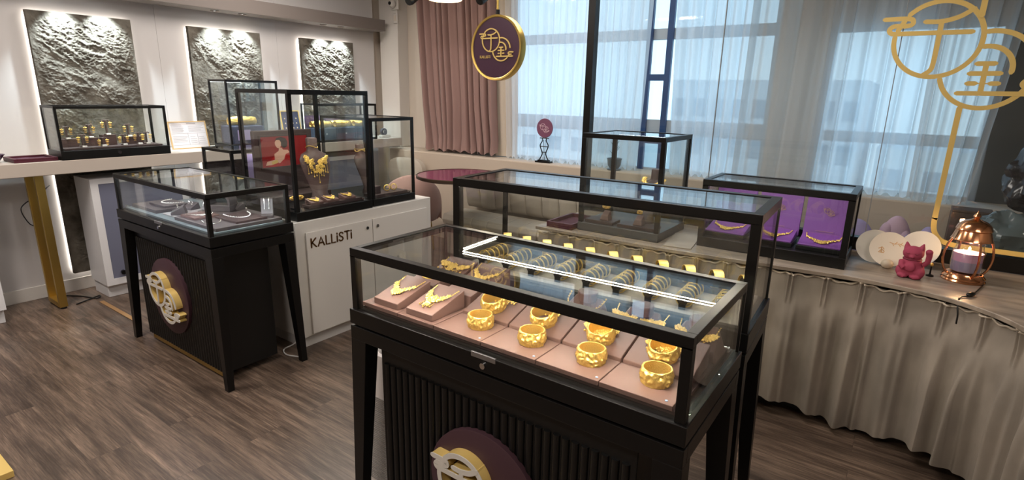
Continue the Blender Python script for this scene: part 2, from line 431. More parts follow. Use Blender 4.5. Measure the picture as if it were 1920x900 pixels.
f.build('opening_sash', WALN, w1, smooth=False)
w2 = window('window_2', -.62, .40, .93, 2.12, [], [(1.30, .08)], wf)

# neighbouring blocks seen blurred through the voile
def block(name, label, x0, x1, y0, y1, z0, z1, m, rows, cols):
    t = thing(name, label, 'building', ((x0+x1)/2, (y0+y1)/2, z0)); W, D, H = (x1-x0)/2, (y1-y0)/2, z1-z0
    MB().box(-W, W, -D, D, 0, H).build('wall', m, t, smooth=False)
    for r in range(rows):
        for c in range(cols):
            cx = -W+(c+.5)*2*W/cols; cz = H-(r+.7)*2.9
            MB().box(cx-W/cols*.6, cx+W/cols*.6, -D-.05, -D+.02, cz-.65, cz+.65).build('window', mat('far_window', (.24, .31, .37), .2), t, smooth=False)
fac = mat('far_facade', (.62, .64, .66), .8); fac2 = mat('far_facade_light', (.78, .78, .76), .8)
block('apartment_building', 'pale tower block with rows of windows far outside the middle of the window', -16, -3, 44, 56, -34, 2.9, fac, 3, 9)
block('office_building', 'wide white building outside behind the left sheer curtain', -62, -22, 48, 60, -34, -1.0, fac2, 2, 14)
block('warehouse_building', 'low white building outside the right window', -2, 22, 46, 58, -34, -1.5, fac2, 2, 10)
tag(MB().box(-120, 120, 12, 160, -34.6, -34).build('street_ground', mat('far_ground', (.45, .46, .46), .9), smooth=False), 'pale street level far below the windows', 'ground', kind='structure')

# ---------------------------------------------------------------- curtains
def curtain(name, label, x0, x1, x0b, x1b, y, zb, zt, folds, amp, m, seed, nu=260, nv=36, bunch=0, group=None, ampb=None, cat='curtain'):
    rnd = random.Random(seed); ph = [rnd.uniform(0, 6) for _ in range(6)]
    ampb = ampb or amp
    L = x1-x0
    def fn(u, v):
        z = zt+(zb-zt)*v
        uu = u+.012*math.sin(5*u*PI+ph[0])+.006*math.sin(v*3+u*9+ph[1])
        a = amp+(ampb-amp)*v
        w_ = math.sin(2*PI*folds*uu+ph[2]+.6*math.sin(3*PI*u+ph[3])*v)
        w2_ = math.sin(2*PI*folds*2.3*uu+ph[4])
        yy = y+a*(w_*.8+.25*w2_*(1-.4*v))*(1-.15*math.sin(PI*v))
        xx = x0+L*u+((x0b-x0)*(1-u)+(x1b-x1)*u)*v**1.5+.25*a*math.cos(2*PI*folds*uu+ph[2])
        if bunch and v > .93:
            k = (v-.93)/.07; yy -= bunch*k*(.5+.5*math.sin(2*PI*folds*1.3*u+ph[5])); z += .015*k*math.sin(2*PI*folds*1.7*u)
        if seed < 20:
            k = max(0, v-.75)/.25; xx += .03*k*math.sin(9*u+ph[5])
        return Vector((xx-x0, yy-y, z-zb))
    o = MB().grid(nu, nv, fn).build(name, m, ang=180)
    o.location = (x0, y, zb); tag(o, label, cat, group); return o
curtain('velvet_curtain', 'mauve velvet curtain hanging in deep folds in the back left corner', -4.62, -3.56, -4.50, -3.50, 4.64, .985, 2.88, 11, .052, MAUVE, 3, 420, 40, .03, ampb=.05)
curtain('curtain_lining', 'cream blackout lining between the mauve curtain and the voile', -3.62, -3.34, -3.60, -3.28, 4.72, .965, 2.88, 2, .015, mat('cream_lining', (.55, .48, .39), .8), 4)
curtain('sheer_curtain', 'white voile curtain behind the small plum table sign', -3.46, -1.93, -3.42, -1.98, 4.69, .965, 2.88, 17, .022, SHEER, 31, 420, 24, .012)
curtain('sheer_curtain', 'white voile curtain right of the blue window sash', -1.74, -1.09, -1.68, -1.12, 4.69, .965, 2.88, 6, .03, SHEER, 32, 260, 24, .012)
curtain('sheer_curtain', 'dense greyish voile gathered over the pier between the windows', -1.12, -.58, -1.14, -.62, 4.615, .965, 2.88, 4, .018, SHEERD, 33, 200, 24, .01)
curtain('sheer_curtain', 'white voile curtain behind the large golden emblem', -.62, .04, -.64, .03, 4.70, .965, 2.88, 6, .035, SHEER, 34, 260, 24, .02)
curtain('sheer_curtain', 'grey voile bunched beside the dark wall on the far right', .0, .46, .02, .34, 4.615, .965, 2.88, 5, .03, SHEERD, 35, 200, 24, .02)

# ---------------------------------------------------------------- slate panels with light halo
def slate(y0, seed, label, bias=.1):
    t = thing('slate_panel', label, 'wall panel', (-5.30, y0+.33, .155))
    H, W = 1.955, .66
    rnd = random.Random(seed); off = Vector((rnd.uniform(0, 50), rnd.uniform(0, 50), rnd.uniform(0, 50)))
    nu, nv = 170, 480
    def h(u, v):
        p = Vector((u*W, v*H, 0)); q = Vector((p.x*.8-p.y*.6, p.x*.6+p.y*.8, 0))
        band = noise.fractal(Vector((q.x*1.6, q.y*4.2, 0))+off, 1.0, 2.0, 2)+bias*min(1, max(-.6, (v-.45)*4))
        k = min(1, max(0, .5+band*2.2))                      # where the slate is chipped rough
        big = noise.ridged_multi_fractal(Vector((q.x*9, q.y*19, 1))+off, .9, 2.1, 6, 1.0, 2.0)
        fine = noise.ridged_multi_fractal(Vector((p.x*38, p.y*52, 3))+off, .8, 2.0, 3, 1.0, 2.0)
        e = min(1, min(u, 1-u)*14, min(v, 1-v)*30)
        return .020+(.014*band+.0085*(big-1)*k+.0045*(fine-1)*k+.0015*noise.noise(p*9+off))*e
    mb = MB().grid(nu, nv, lambda u, v: Vector((.045+h(u, v), (u-.5)*W, v*H)))
    mb.build('slab_face', STONE, t, ang=60)
    MB().box(.028, .052, -W/2, W/2, 0, H).build('slab_back', STONE, t, smooth=False)
    for a in (-1, 1): MB().box(.006, .016, a*(W/2-.018)-.006, a*(W/2-.018)+.006, .02, H-.02).build('led_strip', LED, t, smooth=False)
    for z in (.012, H-.024): MB().box(.006, .016, -W/2+.02, W/2-.02, z, z+.012).build('led_strip', LED, t, smooth=False)
    MB().box(0, .03, -.2, .2, .3, H-.3).build('mounting_frame', BLACKM, t, smooth=False)
slate(1.408, 1, 'backlit grey slate panel above the case of earring stands, leftmost on the wall')
slate(2.506, 2, 'backlit grey slate panel behind the tall glass case, middle of the three', .32)
slate(3.605, 3, 'backlit grey slate panel at the right end of the white wall', .38)
# downlights in the soffit
dl0 = None
for i, (y, lab) in enumerate(((1.60, 'left one over the leftmost slate panel'), (1.86, 'right one over the leftmost slate panel'),
        (2.72, 'left one over the middle slate panel'), (2.97, 'right one over the middle slate panel'),
        (3.84, 'left one over the slate panel at the right'), (4.06, 'right one over the slate panel at the right'))):
    loc = (-5.165, y, 2.255)
    if not dl0:
        dl0 = thing('soffit_downlight', 'x', 'ceiling light', loc, group='small round downlights in the grey soffit')
        MB().lathe([(.036, -.001), (.036, -.006), (.026, -.008), (.024, -.001), (.036, -.001)], 28).build('trim_ring', mat('bronze_trim', (.12, .09, .07), .4, .6), dl0)
        MB().lathe([(0, -.002), (.024, -.003)], 24).build('lamp', mat('downlight_lamp', (1, 1, 1), .5, emit=(.9, .96, 1), estr=6), dl0)
        d = dl0
    else: d = dupt(dl0, loc, '')
    d['label'] = 'small recessed downlight in the soffit, '+lab
    spot('soffit_spot', (-5.125, y, 2.235), (-5.27, y, 1.2), 46, 80, (.80, .94, 1), .7, .012)

# ---------------------------------------------------------------- small fittings on the far wall
t = thing('security_camera', 'small white security camera high on the corner wall', 'camera', (-5.0, 4.70, 2.55))
MB().box(-.06, .06, -.02, 0, -.06, .06).build('mount', WHITE, t, bevel=.006)
MB().ball((0, -.05, 0), .045, .04, .045, 20, 12).build('housing', WHITE, t)
MB().cyl((0, -.082, 0), (0, -.094, 0), .02, .018).build('lens', BLACK, t)
t = thing('wall_switch', 'small cream switch box on the corner wall under the camera', 'switch', (-4.995, 4.70, 2.40))
MB().box(-.035, .035, -.02, 0, -.055, .055).build('housing', WHITE, t, bevel=.008)
MB().box(-.02, .02, -.023, -.02, -.03, .03).build('rocker', BEIGEW, t, bevel=.001)
mb = MB(); mb.tube([(-5.27, 3.6, 2.66), (-5.27, 4.66, 2.66), (-5.0, 4.685, 2.66), (-4.66, 4.685, 2.66)], .010, 8)
tag(mb.build('cable_conduit', WHITE), 'thin white cable conduit running along the wall above the soffit', 'conduit')
def track_head(name, label, loc):
    t = thing(name, label, 'spotlight', loc)
    MB().cyl((0, 0, .03), (0, 0, .46), .008, n=10).build('stem', BLACK, t)
    MB().tube([(0, .05, .05), (0, .02, .03), (.0, -.04, -.01), (0, -.06, -.025)], [.032, .045, .045, .036], 20).build('head', BLACK, t)
track_head('track_spotlight', 'black spotlight head at the top edge over the mauve curtain left side', (-3.97, 3.95, 2.42))
track_head('track_spotlight', 'black spotlight head at the top edge left of the hanging round sign', (-3.37, 4.24, 2.42))
struct('trim_5', MB().box(-4.2, -3.1, 3.93, 3.96, 2.86, 2.9), BLACK, smooth=False)
MBr = MB(); MBr.tube([(math.cos(a)*.14, math.sin(a)*.14, 0) for a in [2*PI*i/48 for i in range(48)]], .012, 8, closed=True)
t = thing('ring_pendant', 'glowing golden ring pendant at the top edge over the mauve curtain', 'pendant lamp', (-3.60, 3.98, 2.405))
MBr.build('ring', mat('ring_glow', (1, .8, .4), .4, emit=(1, .74, .35), estr=5), t)
mb = MB()
for a in (0, 2.1, 4.2): mb.tube([(math.cos(a)*.14, math.sin(a)*.14, .0), (0, 0, .3)], .0015, 5)
mb.cyl((0, 0, .3), (0, 0, .49), .0025, n=6); mb.build('wires', BLACK, t)

# ================================================================ LEFT WALL COUNTER
tag(MB().box(-5.275, -4.80, -.6, 4.55, .995, 1.088).build('wall_counter', CNT, bevel=.004), 'long cream wall counter under the slate panels', 'counter')
def gold_leg(y, label):
    t = thing('gold_counter_leg', label, 'table leg', (-5.0, y, 0))
    for nm, x in (('leg', .085), ('leg', -.13)):
        MB().box(x-.014, x+.014, -.025, .025, .012, .993).build(nm, GOLDM, t, bevel=.002)
    MB().box(-.116, .071, -.027, .027, .012, .05).build('crossbar', GOLDM, t, bevel=.002)
    MB().cyl((.085, 0, 0), (.085, 0, .013), .02).build('foot', BLACKM, t); MB().cyl((-.13, 0, 0), (-.13, 0, .013), .02).build('foot', BLACKM, t)
gold_leg(1.22, 'brushed gold frame leg under the left end of the wall counter')
def low_cabinet(y0, y1, label, top=.93):
    W = y1-y0; t = thing('glass_door_cabinet', label, 'cabinet', (-5.05, y0+W/2, 0))
    mb = MB(); mb.box(-.135, .155, -W/2, W/2, .10, top); mb.box(-.12, .14, -W/2+.01, W/2-.01, 0, .10)
    mb.build('body', mat('cabinet_white', (.74, .74, .76), .35), t, bevel=.003)
    mb = MB(); a, b = -W/2+.0, W/2
    mb.box(.157, .175, a, a+.05, .10, top); mb.box(.157, .175, b-.05, b, .10, top); mb.box(.157, .175, a+.05, b-.05, .10, .15); mb.box(.157, .175, a+.05, b-.05, top-.04, top)
    d = mb.build('door', mat('cabinet_white', (.74, .74, .76), .35), t, smooth=False)
    MB().box(.160, .170, a+.05, b-.05, .15, top-.04).build('door_glass', BLUEG, d, smooth=False)
    MB().cyl((.170, a+.12, .19), (.192, a+.12, .19), .017).build('lock', BLACK, d)
low_cabinet(1.50, 2.18, 'white cabinet with blue-grey glass door under the wall counter, right of the gold leg')
low_cabinet(.22, .90, 'white cabinet with glass door cut off by the left edge of the photo')
low_cabinet(3.45, 4.10, 'white cabinet with dark glass door under the right end of the wall counter')
mb = MB(); mb.tube(spline([(-5.28, 1.37, .86), (-5.24, 1.33, .84), (-5.20, 1.28, .80), (-5.22, 1.20, .76), (-5.26, 1.17, .70), (-5.27, 1.20, .6), (-5.28, 1.24, .56)], 6), .004, 6)
tag(mb.build('power_cable', BLACKM), 'thin black cable drooping on the wall under the counter', 'cable')
mb = MB(); mb.tube(spline([(-5.22, 1.30, .006), (-5.10, 1.38, .006), (-4.95, 1.44, .006), (-5.0, 1.47, .006), (-4.92, 1.30, .006)], 6), .005, 6)
tag(mb.build('power_cable', BLACKM), 'black cable lying on the floor beside the gold leg foot', 'cable')
tag(MB().box(-4.86, -4.24, 1.425, 1.455, 0, .004).build('floor_trunking', mat('ochre_floor_strip', (.30, .17, .07), .4), bevel=.001), 'flat ochre strip on the floor between the white cabinet and the black counter', 'floor strip')
t = thing('gold_table_leg', 'yellow gold foot cut off in the bottom left corner', 'table leg', (-2.95, .36, 0))
MB().box(-.2, .10, -.08, .075, 0, .03).build('foot_plate', GOLDP, t, bevel=.002); MB().box(-.19, -.12, -.07, -.01, .03, .5).build('post', GOLDP, t, bevel=.002)

# ================================================================ DISPLAY CASES
def bars(mb, w, d, z0, z1, b, top=True, bottom=False, posts=(1, 1, 1, 1)):
    x, y = w/2, d/2
    if top:
        mb.box(-x, x, -y, -y+b, z1-b, z1); mb.box(-x, x, y-b, y, z1-b, z1); mb.box(-x, -x+b, -y+b, y-b, z1-b, z1); mb.box(x-b, x, -y+b, y-b, z1-b, z1)
    if bottom:
        mb.box(-x, x, -y, -y+b, z0, z0+b); mb.box(-x, x, y-b, y, z0, z0+b); mb.box(-x, -x+b, -y+b, y-b, z0, z0+b); mb.box(x-b, x, -y+b, y-b, z0, z0+b)
    for (sx_, sy_, f) in ((-1, -1, posts[0]), (1, -1, posts[1]), (1, 1, posts[2]), (-1, 1, posts[3])):
        if not f: continue
        bb = b*f
        xa, xb = (x-bb, x) if sx_ > 0 else (-x, -x+bb); ya, yb = (y-bb, y) if sy_ > 0 else (-y, -y+bb)
        mb.box(xa, xb, ya, yb, z0, z1-b if top else z1)
def case_parts(t, w, d, zb, z0, z1, b=.02, posts=(1, 1, 1, 1), lock='y-', led=None, ledm=None, basem=None, inset=0, bottom=False, lip=.0045):
    """base from zb to z0, glazed box z0..z1 (local to t)"""
    x, y = w/2, d/2
    MB().box(-x-inset, x+inset, -y-inset, y+inset, zb, z0).build('base', basem or BLACK, t, bevel=.002)
    mb = MB(); bars(mb, w, d, z0, z1, b, posts=posts, bottom=bottom); mb.build('frame', BLACK, t, smooth=False, bevel=.0012)
    g = .005; e = b*.35
    MB().box(-x+e, x-e, -y+e, y-e, z1-g*1.2, z1-.001).build('glass_top', GLASS, t, smooth=False) if False else None
    MB().box(-x+b*.9, x-b*.9, -y+b*.9, y-b*.9, z1-.008, z1-.003).build('glass_panel', GLASS, t, smooth=False)
    for (a0, a1, c0, c1) in ((-x+b, x-b, -y+.004, -y+.004+g), (-x+b, x-b, y-.004-g, y-.004), (-x+.004, -x+.004+g, -y+b, y-b), (x-.004-g, x-.004, -y+b, y-b)):
        MB().box(a0, a1, c0, c1, z0+.001, z1-b).build('glass_panel', GLASS, t, smooth=False)
    if lock:
        lk = MB(); pl = MB()
        zz = (zb+z0)/2+.002
        if lock == 'y-':
            lk.cyl((0, -y-inset, zz-.006), (0, -y-inset-.006, zz-.006), .0095, n=16); pl.box(-.045, .045, -y-inset-.002, -y-inset+.004, z0-.012, z0+.004)
        else:
            lk.cyl((x+inset, 0, zz), (x+inset+.008, 0, zz), .0125, n=16)
        lk.build('lock', CHROME, t)
        if pl.v: pl.build('lock_plate', mat('brushed_steel', (.35, .35, .36), .35, .9), t, bevel=.001)
    for l in (led or ()):
        q = .005 if lip > .003 else .0038
        k = .25 if lip > .003 else .4
        if l == 'f': bx = (-x+b+.01, x-b-.01, -y+b*k, -y+b*k+q)
        elif l == 'b': bx = (-x+b+.01, x-b-.01, y-b*k-q, y-b*k)
        elif l == 'l': bx = (-x+b*k, -x+b*k+q, -y+b+.01, y-b-.01)
        else: bx = (x-b*k-q, x-b*k, -y+b+.01, y-b-.01)
        MB().box(*bx, z1-b-.0018, z1-b-.0002).build('led_strip', ledm or LEDC, t, smooth=False)
        lp = {'f': (-x, x, -y, -y+.003), 'b': (-x, x, y-.003, y), 'l': (-x, -x+.003, -y, y), 'r': (x-.003, x, -y, y)}[l]
        MB().box(*lp, z1-b-lip, z1-b).build('light_lip', BLACK, t, smooth=False)
def hinges(t, pts):
    for p in pts:
        mb = MB(); mb.box(p[0]-.012, p[0]+.012, p[1]-.01, p[1]+.01, p[2], p[2]+.006); mb.cyl((p[0]-.01, p[1], p[2]+.012), (p[0]+.01, p[1], p[2]+.012), .007, n=12)
        mb.build('glass_clamp', CHROME, t)
def legs(t, w, d, zt, b=.035):
    x, y = w/2, d/2
    mb = MB(); rz0, rz1 = zt-.05, zt
    mb.box(-x, x, -y, -y+.03, rz0, rz1); mb.box(-x, x, y-.03, y, rz0, rz1); mb.box(-x, -x+.03, -y+.03, y-.03, rz0, rz1); mb.box(x-.03, x, -y+.03, y-.03, rz0, rz1)
    mb.build('rim', BLACK, t, bevel=.0015, smooth=False)
    for sx_ in (-1, 1):
        for sy_ in (-1, 1):
            T = .075; Bt = .036; o = .022
            tx0, tx1 = sorted((sx_*x, sx_*(x-T))); ty0, ty1 = sorted((sy_*y, sy_*(y-.06)))
            bx0, bx1 = sorted((sx_*(x+o), sx_*(x+o-Bt))); by0, by1 = sorted((sy_*(y+o*.4), sy_*(y+o*.4-Bt)))
            MB().hexa([(bx0, by0, 0), (bx1, by0, 0), (bx1, by1, 0), (bx0, by1, 0)], [(tx0, ty0, rz0), (tx1, ty0, rz0), (tx1, ty1, rz0), (tx0, ty1, rz0)]).build('leg', BLACK, t, smooth=False, bevel=.0012)
def fluted_box(t, x0, x1, y0, y1, z0, z1, medal):
    MB().box(x0, x1, y0+.012, y1, z0, z1).build('cabinet_box', BLACKM, t, bevel=.003)
    mb = MB(); n = 31; p = (x1-x0-.03)/n
    for i in range(n):
        cx = x0+.015+(i+.5)*p; r = p*.40
        ring = lambda z: [Vector((cx+r*math.cos(a), y0+.012-.010*math.sin(a), z)) for a in [PI*k/8 for k in range(9)]]
        mb.loft([ring(z0+.01), ring(z1-.045)])
    mb.build('fluted_front', BLACKM, t)
    MB().box(x0+.03, x1-.03, y0+.02, y0+.05, z0-.035, z0).build('kick_strip', GOLDM, t, bevel=.001)
    mx, mz, mr = medal
    rot = Matrix.Translation((mx, y0+.006, mz)) @ Matrix.Rotation(R(90), 4, 'X')
    md = MB().lathe([(0, 0), (mr, 0), (mr, .018), (mr-.004, .02), (0, .02)], 72, M=rot).build('medallion', PURPD, t)
    sc = mr*2*.86/.70
    emblem(MB(), sc, .014, y0-.050, y0-.014, (mx+.004, 0, mz)).build('emblem_sides', GOLDP, md, ang=50)
    emblem(MB(), sc, .017, y0-.053, y0-.050, (mx+.004, 0, mz)).build('emblem_face', LOGOL, md, ang=50)

# counter A (silver jewellery), counter B (gold, front), counter C (bangles), counter J (far)
A = thing('jewelry_counter', 'black glass-top jewelry counter of silver pieces, standing left with round plum medallion', 'display counter', (-3.39, 1.57, 0))
case_parts(A, 1.12, .46, .808, .862, 1.082, .022, lock='y-', led='fr', ledm=LEDA, inset=.008); legs(A, 1.135, .475, .80)
fluted_box(A, -.475, .465, -.205, .13, .05, .745, (-.045, .40, .23)); hinges(A, [(.50, .20, .864), (-.53, -.19, .864)])
B = thing('jewelry_counter', 'front black glass-top jewelry counter full of gold bangles and necklaces', 'display counter', (-.915, 1.41, 0))
case_parts(B, 1.18, .485, .808, .862, 1.082, .026, posts=(1, 1, .35, .35), lock='y-', led='f', ledm=LEDB, inset=.008); legs(B, 1.195, .50, .80)
fluted_box(B, -.485, .475, -.225, .19, .05, .725, (-.015, .375, .215)); hinges(B, [(-.555, -.205, .864), (.56, -.19, .864), (.56, .21, .864)])
Cc = thing('jewelry_counter', 'taller black glass counter of gold bangles standing right behind the front one', 'display counter', (-.953, 1.978, 0), R(2.6))
case_parts(Cc, 1.215, .40, .795, .862, 1.255, .032, posts=(1, 1, .6, .6), lock=None, led='fblr', inset=.006, lip=.0022); legs(Cc, 1.225, .42, .788)
J = thing('jewelry_counter', 'black framed glass counter with lilac lit panel, half hidden behind the silver counter', 'display counter', (-4.21, 2.45, 0))
case_parts(J, .42, .68, .80, .86, 1.162, .02, lock=None, led='r', ledm=LEDW, inset=.004); legs(J, .44, .70, .79)
MB().box(.12, .165, -.20, .31, .872, 1.12).build('lilac_panel', mat('lilac_panel', (.34, .24, .42), .5), J, bevel=.002)

# table-top cases
H = thing('glass_display_case', 'black framed glass case of gold earrings on the left end of the wall counter', 'display case', (-4.935, 1.698, 1.089))
case_parts(H, .27, .71, 0, .062, .37, .016, lock='x+', led='r', ledm=LEDC)
I = thing('glass_display_case', 'tall black framed glass case in front of the middle slate panel', 'display case', (-4.945, 2.79, 1.089))
case_parts(I, .29, .48, 0, .035, .582, .016, lock=None, led='r', ledm=LEDW)
K = thing('glass_display_case', 'black framed glass case holding three blue boxes, at the wall counter right end', 'display case', (-4.95, 3.82, 1.089))
case_parts(K, .26, .76, 0, .02, .378, .016, lock=None, led='r')
Fc = thing('glass_display_case', 'tall glass case with red photograph and gold bib necklace on the white cabinet', 'display case', (-3.235, 2.215, .824))
case_parts(Fc, .56, .585, 0, .055, .775, .024, posts=(1, 1, 1, 1), lock=None, led='r')
hinges(Fc, [(.262, -.24, .057), (.262, .23, .057)])
G = thing('glass_display_case', 'smaller glass case with brown bust, right of the tall case on the white cabinet', 'display case', (-3.24, 2.73, .824))
case_parts(G, .54, .40, 0, .05, .60, .018, lock=None, led='r'); hinges(G, [(.255, .16, .052)])
W = thing('white_storage_cabinet', 'white two-door cabinet with bronze lettering under the two glass cases', 'cabinet', (-3.27, 2.46, 0))
MB().box(-.33, .33, -.57, .60, .07, .822).build('body', WHITE, W, bevel=.003)
MB().box(-.31, .31, -.56, .59, 0, .07).build('plinth', mat('plinth_grey', (.55, .53, .51), .5), W, smooth=False)
doorw = mat('door_white', (.63, .60, .56), .35)
for nm, a, b, kx in (('door', -.505, .012, -.035), ('door', .018, .545, .055)):
    dd = MB().box(.331, .345, a, b, .085, .752).build(nm, doorw, W, bevel=.002)
    MB().cyl((.345, kx, .70), (.352, kx, .70), .011, n=16).build('lock', CHROME, dd)
    if a < -.4:
        mb = MB(); Mx = Matrix(((0, 1, 0, .345), (1, 0, 0, -.475), (0, 0, 1, .655), (0, 0, 0, 1)))
        lettering(mb, 'KALLiSTi', .055, .0085, 0, .004, Mx); mb.build('lettering', TXT, dd, ang=50)
mb = MB(); mb.tube(spline([(-2.99, 1.866, .64), (-3.0, 1.862, .5), (-2.985, 1.86, .34), (-2.93, 1.852, .2), (-2.93, 1.83, .08), (-3.02, 1.80, .012), (-2.95, 1.77, .008), (-2.86, 1.80, .008)], 8), .004, 6)
tag(mb.build('power_cable', mat('white_cable', (.7, .7, .7), .5)), 'thin white cable hanging beside the white cabinet behind the silver counter leg', 'cable')

# ================================================================ RIGHT COUNTER WITH PLEATED SKIRT
EDGE = spline([(-1.85, 2.865, 0), (-1.4, 2.865, 0), (-1.0, 2.872, 0), (-.45, 2.925, 0), (-.12, 2.955, 0), (.16, 2.915, 0), (.34, 2.81, 0), (.45, 2.66, 0), (.53, 2.42, 0), (.58, 2.1, 0), (.60, 1.7, 0)], 8)
poly = [(p.x, p.y) for p in EDGE]+[(1.25, 1.7), (1.25, 3.52), (-1.85, 3.52)]
WC = thing('window_counter', 'grey wood curved counter under the golden emblem, carrying the lantern', 'counter')
MB().prism(poly, .779, .80).build('worktop', WORKT, WC, bevel=.003, ang=30)
MB().box(-1.8, .5, 3.05, 3.45, 0, .778).build('base_box', mat('base_black', (.02, .02, .02), .6), WC, smooth=False)
# arclength
AL = [0]
for i in range(1, len(EDGE)): AL.append(AL[-1]+(EDGE[i]-EDGE[i-1]).length)
def on_edge(s):
    for i in range(1, len(EDGE)):
        if AL[i] >= s or i == len(EDGE)-1:
            k = (s-AL[i-1])/(AL[i]-AL[i-1]); p = EDGE[i-1].lerp(EDGE[i], k); t_ = (EDGE[i]-EDGE[i-1]).normalized(); return p, Vector((t_.y, -t_.x, 0))
PIT = .152; LT = AL[-1]-.02
def skirt(u, v, out=0):
    s = .01+u*(LT-.01); p, n = on_edge(s)
    k = round((s-.10)/PIT); ds = (s-.10)-k*PIT                     # distance to nearest pinch
    f = ds/PIT
    tri = math.exp(-((ds-.0095)/.0065)**2)+math.exp(-((ds+.0095)/.0065)**2)
    sag = .010*(1-math.cos(2*PI*f))/2+.004*math.sin(s*31)
    top = max(0, 1-v*4.6)**.6
    l_ = max(0, min(1, (v-.06)/.5)); low = l_*l_*(3-2*l_)
    wob = .22*math.sin(k*2.3+1)*v+.10*math.sin(k*5.1)*v
    ff = f+wob*.5
    fold = math.cos(2*PI*ff)*.5+.5
    amp = .058+.018*math.sin(k*1.9+f*1.2)
    fold2 = math.exp(-((f-.30-.1*math.sin(k*1.3))/.10)**2)
    bulge = .012*math.exp(-((v-.22)/.10)**2)*(1-fold)           # soft belly of cloth between two pinches
    d = .004+.024*tri*top+bulge+low*(amp*fold**2.1+.022*fold2)+.008*math.sin(s*17+v*2)*low
    z = .774-sag*(1-v)+(-.722)*v+.020*v**3*math.sin(s*9+1)
    z = max(z, .022)
    q = p+n*(d-.030+out); return Vector((q.x, q.y, z))
SK = thing('counter_skirt', 'taupe linen pleated skirt hanging from the edge of the curved counter', 'curtain', (0, 0, 0))
MB().grid(1500, 60, lambda u, v: skirt(u, v)).build('pleated_cloth', LINEN, SK, ang=180)
MB().tube([skirt(i/380, 0, .006)+Vector((0, 0, -.004+.004*math.sin(i*.9))) for i in range(381)], .0042, 6).build('hem_cord', CORD, SK)

# glass partition with golden emblem
GP = thing('glass_partition', 'frameless glass partition with black post and rail behind the curved counter', 'partition', (-1.88, 3.56, 0))
MB().box(-.03, .022, -.03, .03, 0, 2.895).build('post', BLACK, GP, smooth=False)
MB().box(.022, 3.2, -.03, .03, .80, .872).build('bottom_rail', BLACK, GP, smooth=False)
for a, b in ((.022, .862), (.868, 1.742), (1.748, 3.1)): MB().box(a, b, -.005, .005, .872, 2.89).build('glass_pane', PGLASS, GP, smooth=False)
for x in (.865, 1.745): MB().box(x-.002, x+.002, -.006, .006, .872, 2.89).build('seam', mat('seam_grey', (.25, .27, .28), .3), GP, smooth=False)
LOGP = thing('golden_emblem', 'large golden emblem of two interlaced rings on the glass partition', 'sign', (.118, 3.548, 1.82))
mb = emblem(MB(), 1.02, .0215, -.008, 0)
stroke(mb, [(.045, .178), (.045, 1.06)], .0235, -.0105, -.0005)
stroke(mb, spl2([(.037, -.245), (.036, -.39), (.034, -.76), (.034, -.80), (.042, -.86), (.075, -.905), (.13, -.922), (.20, -.925)])+[(1.1, -.925)], .0235, -.0112, -.0007)
mb.build('emblem_line', GOLDP, LOGP, ang=50)

# ---- lantern
LN = thing('candle_lantern', 'copper lantern lamp with a lilac jar candle on the curved counter', 'lantern', (.29, 3.235, .80))
MB().lathe([(0, 0), (.082, 0), (.085, .006), (.080, .012), (.083, .020), (.074, .030), (.070, .038), (.060, .042), (0, .042)], 48).build('base', COPPER, LN)
MB().lathe([(.054, .043), (.060, .050), (.060, .140), (.052, .154), (.050, .172), (.053, .174), (.0535, .180)], 40).build('glass_jar', GLASS, LN, solid=.002)
cw = MB().lathe([(0, .046), (.054, .048), (.0565, .060), (.0565, .095)], 36).build('lilac_wax', WAXL, LN)
MB().lathe([(.0565, .095), (.0565, .134), (0, .134)], 36).build('pink_wax', WAX, LN); 
MB().ball((0, 0, .148), .005, .005, .012, 10, 8).build('flame', mat('flame', (1, .8, .4), .5, emit=(1, .72, .32), estr=30), LN)
MB().lathe([(.072, .192), (.079, .195), (.074, .204), (.064, .238), (.068, .243), (.060, .264), (.042, .280), (.030, .284), (.016, .290), (.009, .296), (.015, .304), (.010, .312), (.004, .318), (0, .330)], 48).build('dome_lid', COPPER, LN, solid=.0015)
for k in range(4):
    a = R(20+90*k); c, s_ = math.cos(a), math.sin(a)
    P = spline([(.072*c, .072*s_, .034), (.088*c, .088*s_, .060), (.098*c, .098*s_, .110), (.090*c, .090*s_, .165), (.074*c, .074*s_, .199)], 6)
    MB().tube(P, .0052, 8).build('side_arm', COPPER, LN)
pl = bpy.data.lights.new('lantern_bulb', 'POINT'); pl.energy = 1.4; pl.color = (1, .62, .32); pl.shadow_soft_size = .012
po = bpy.data.objects.new('lantern_bulb', pl); C.objects.link(po); po.location = (.29, 3.235, .972)
mb = MB(); mb.tube(spline([(.36, 3.18, .806), (.33, 3.05, .806), (.30, 2.955, .806), (.27, 2.915, .806), (.262, 2.885, .80), (.262, 2.872, .775), (.268, 2.862, .74), (.27, 2.865, .70)], 8), .0032, 6)
t = thing('lamp_cord', 'black lamp cord with inline switch hanging over the counter edge', 'cord', (0, 0, 0))
mb.build('cord', BLACKM, t); MB().ball((.305, 2.965, .811), .028, .012, .010, 16, 8, Matrix.Rotation(R(60), 3, 'Z')).build('switch', BLACKM, t)

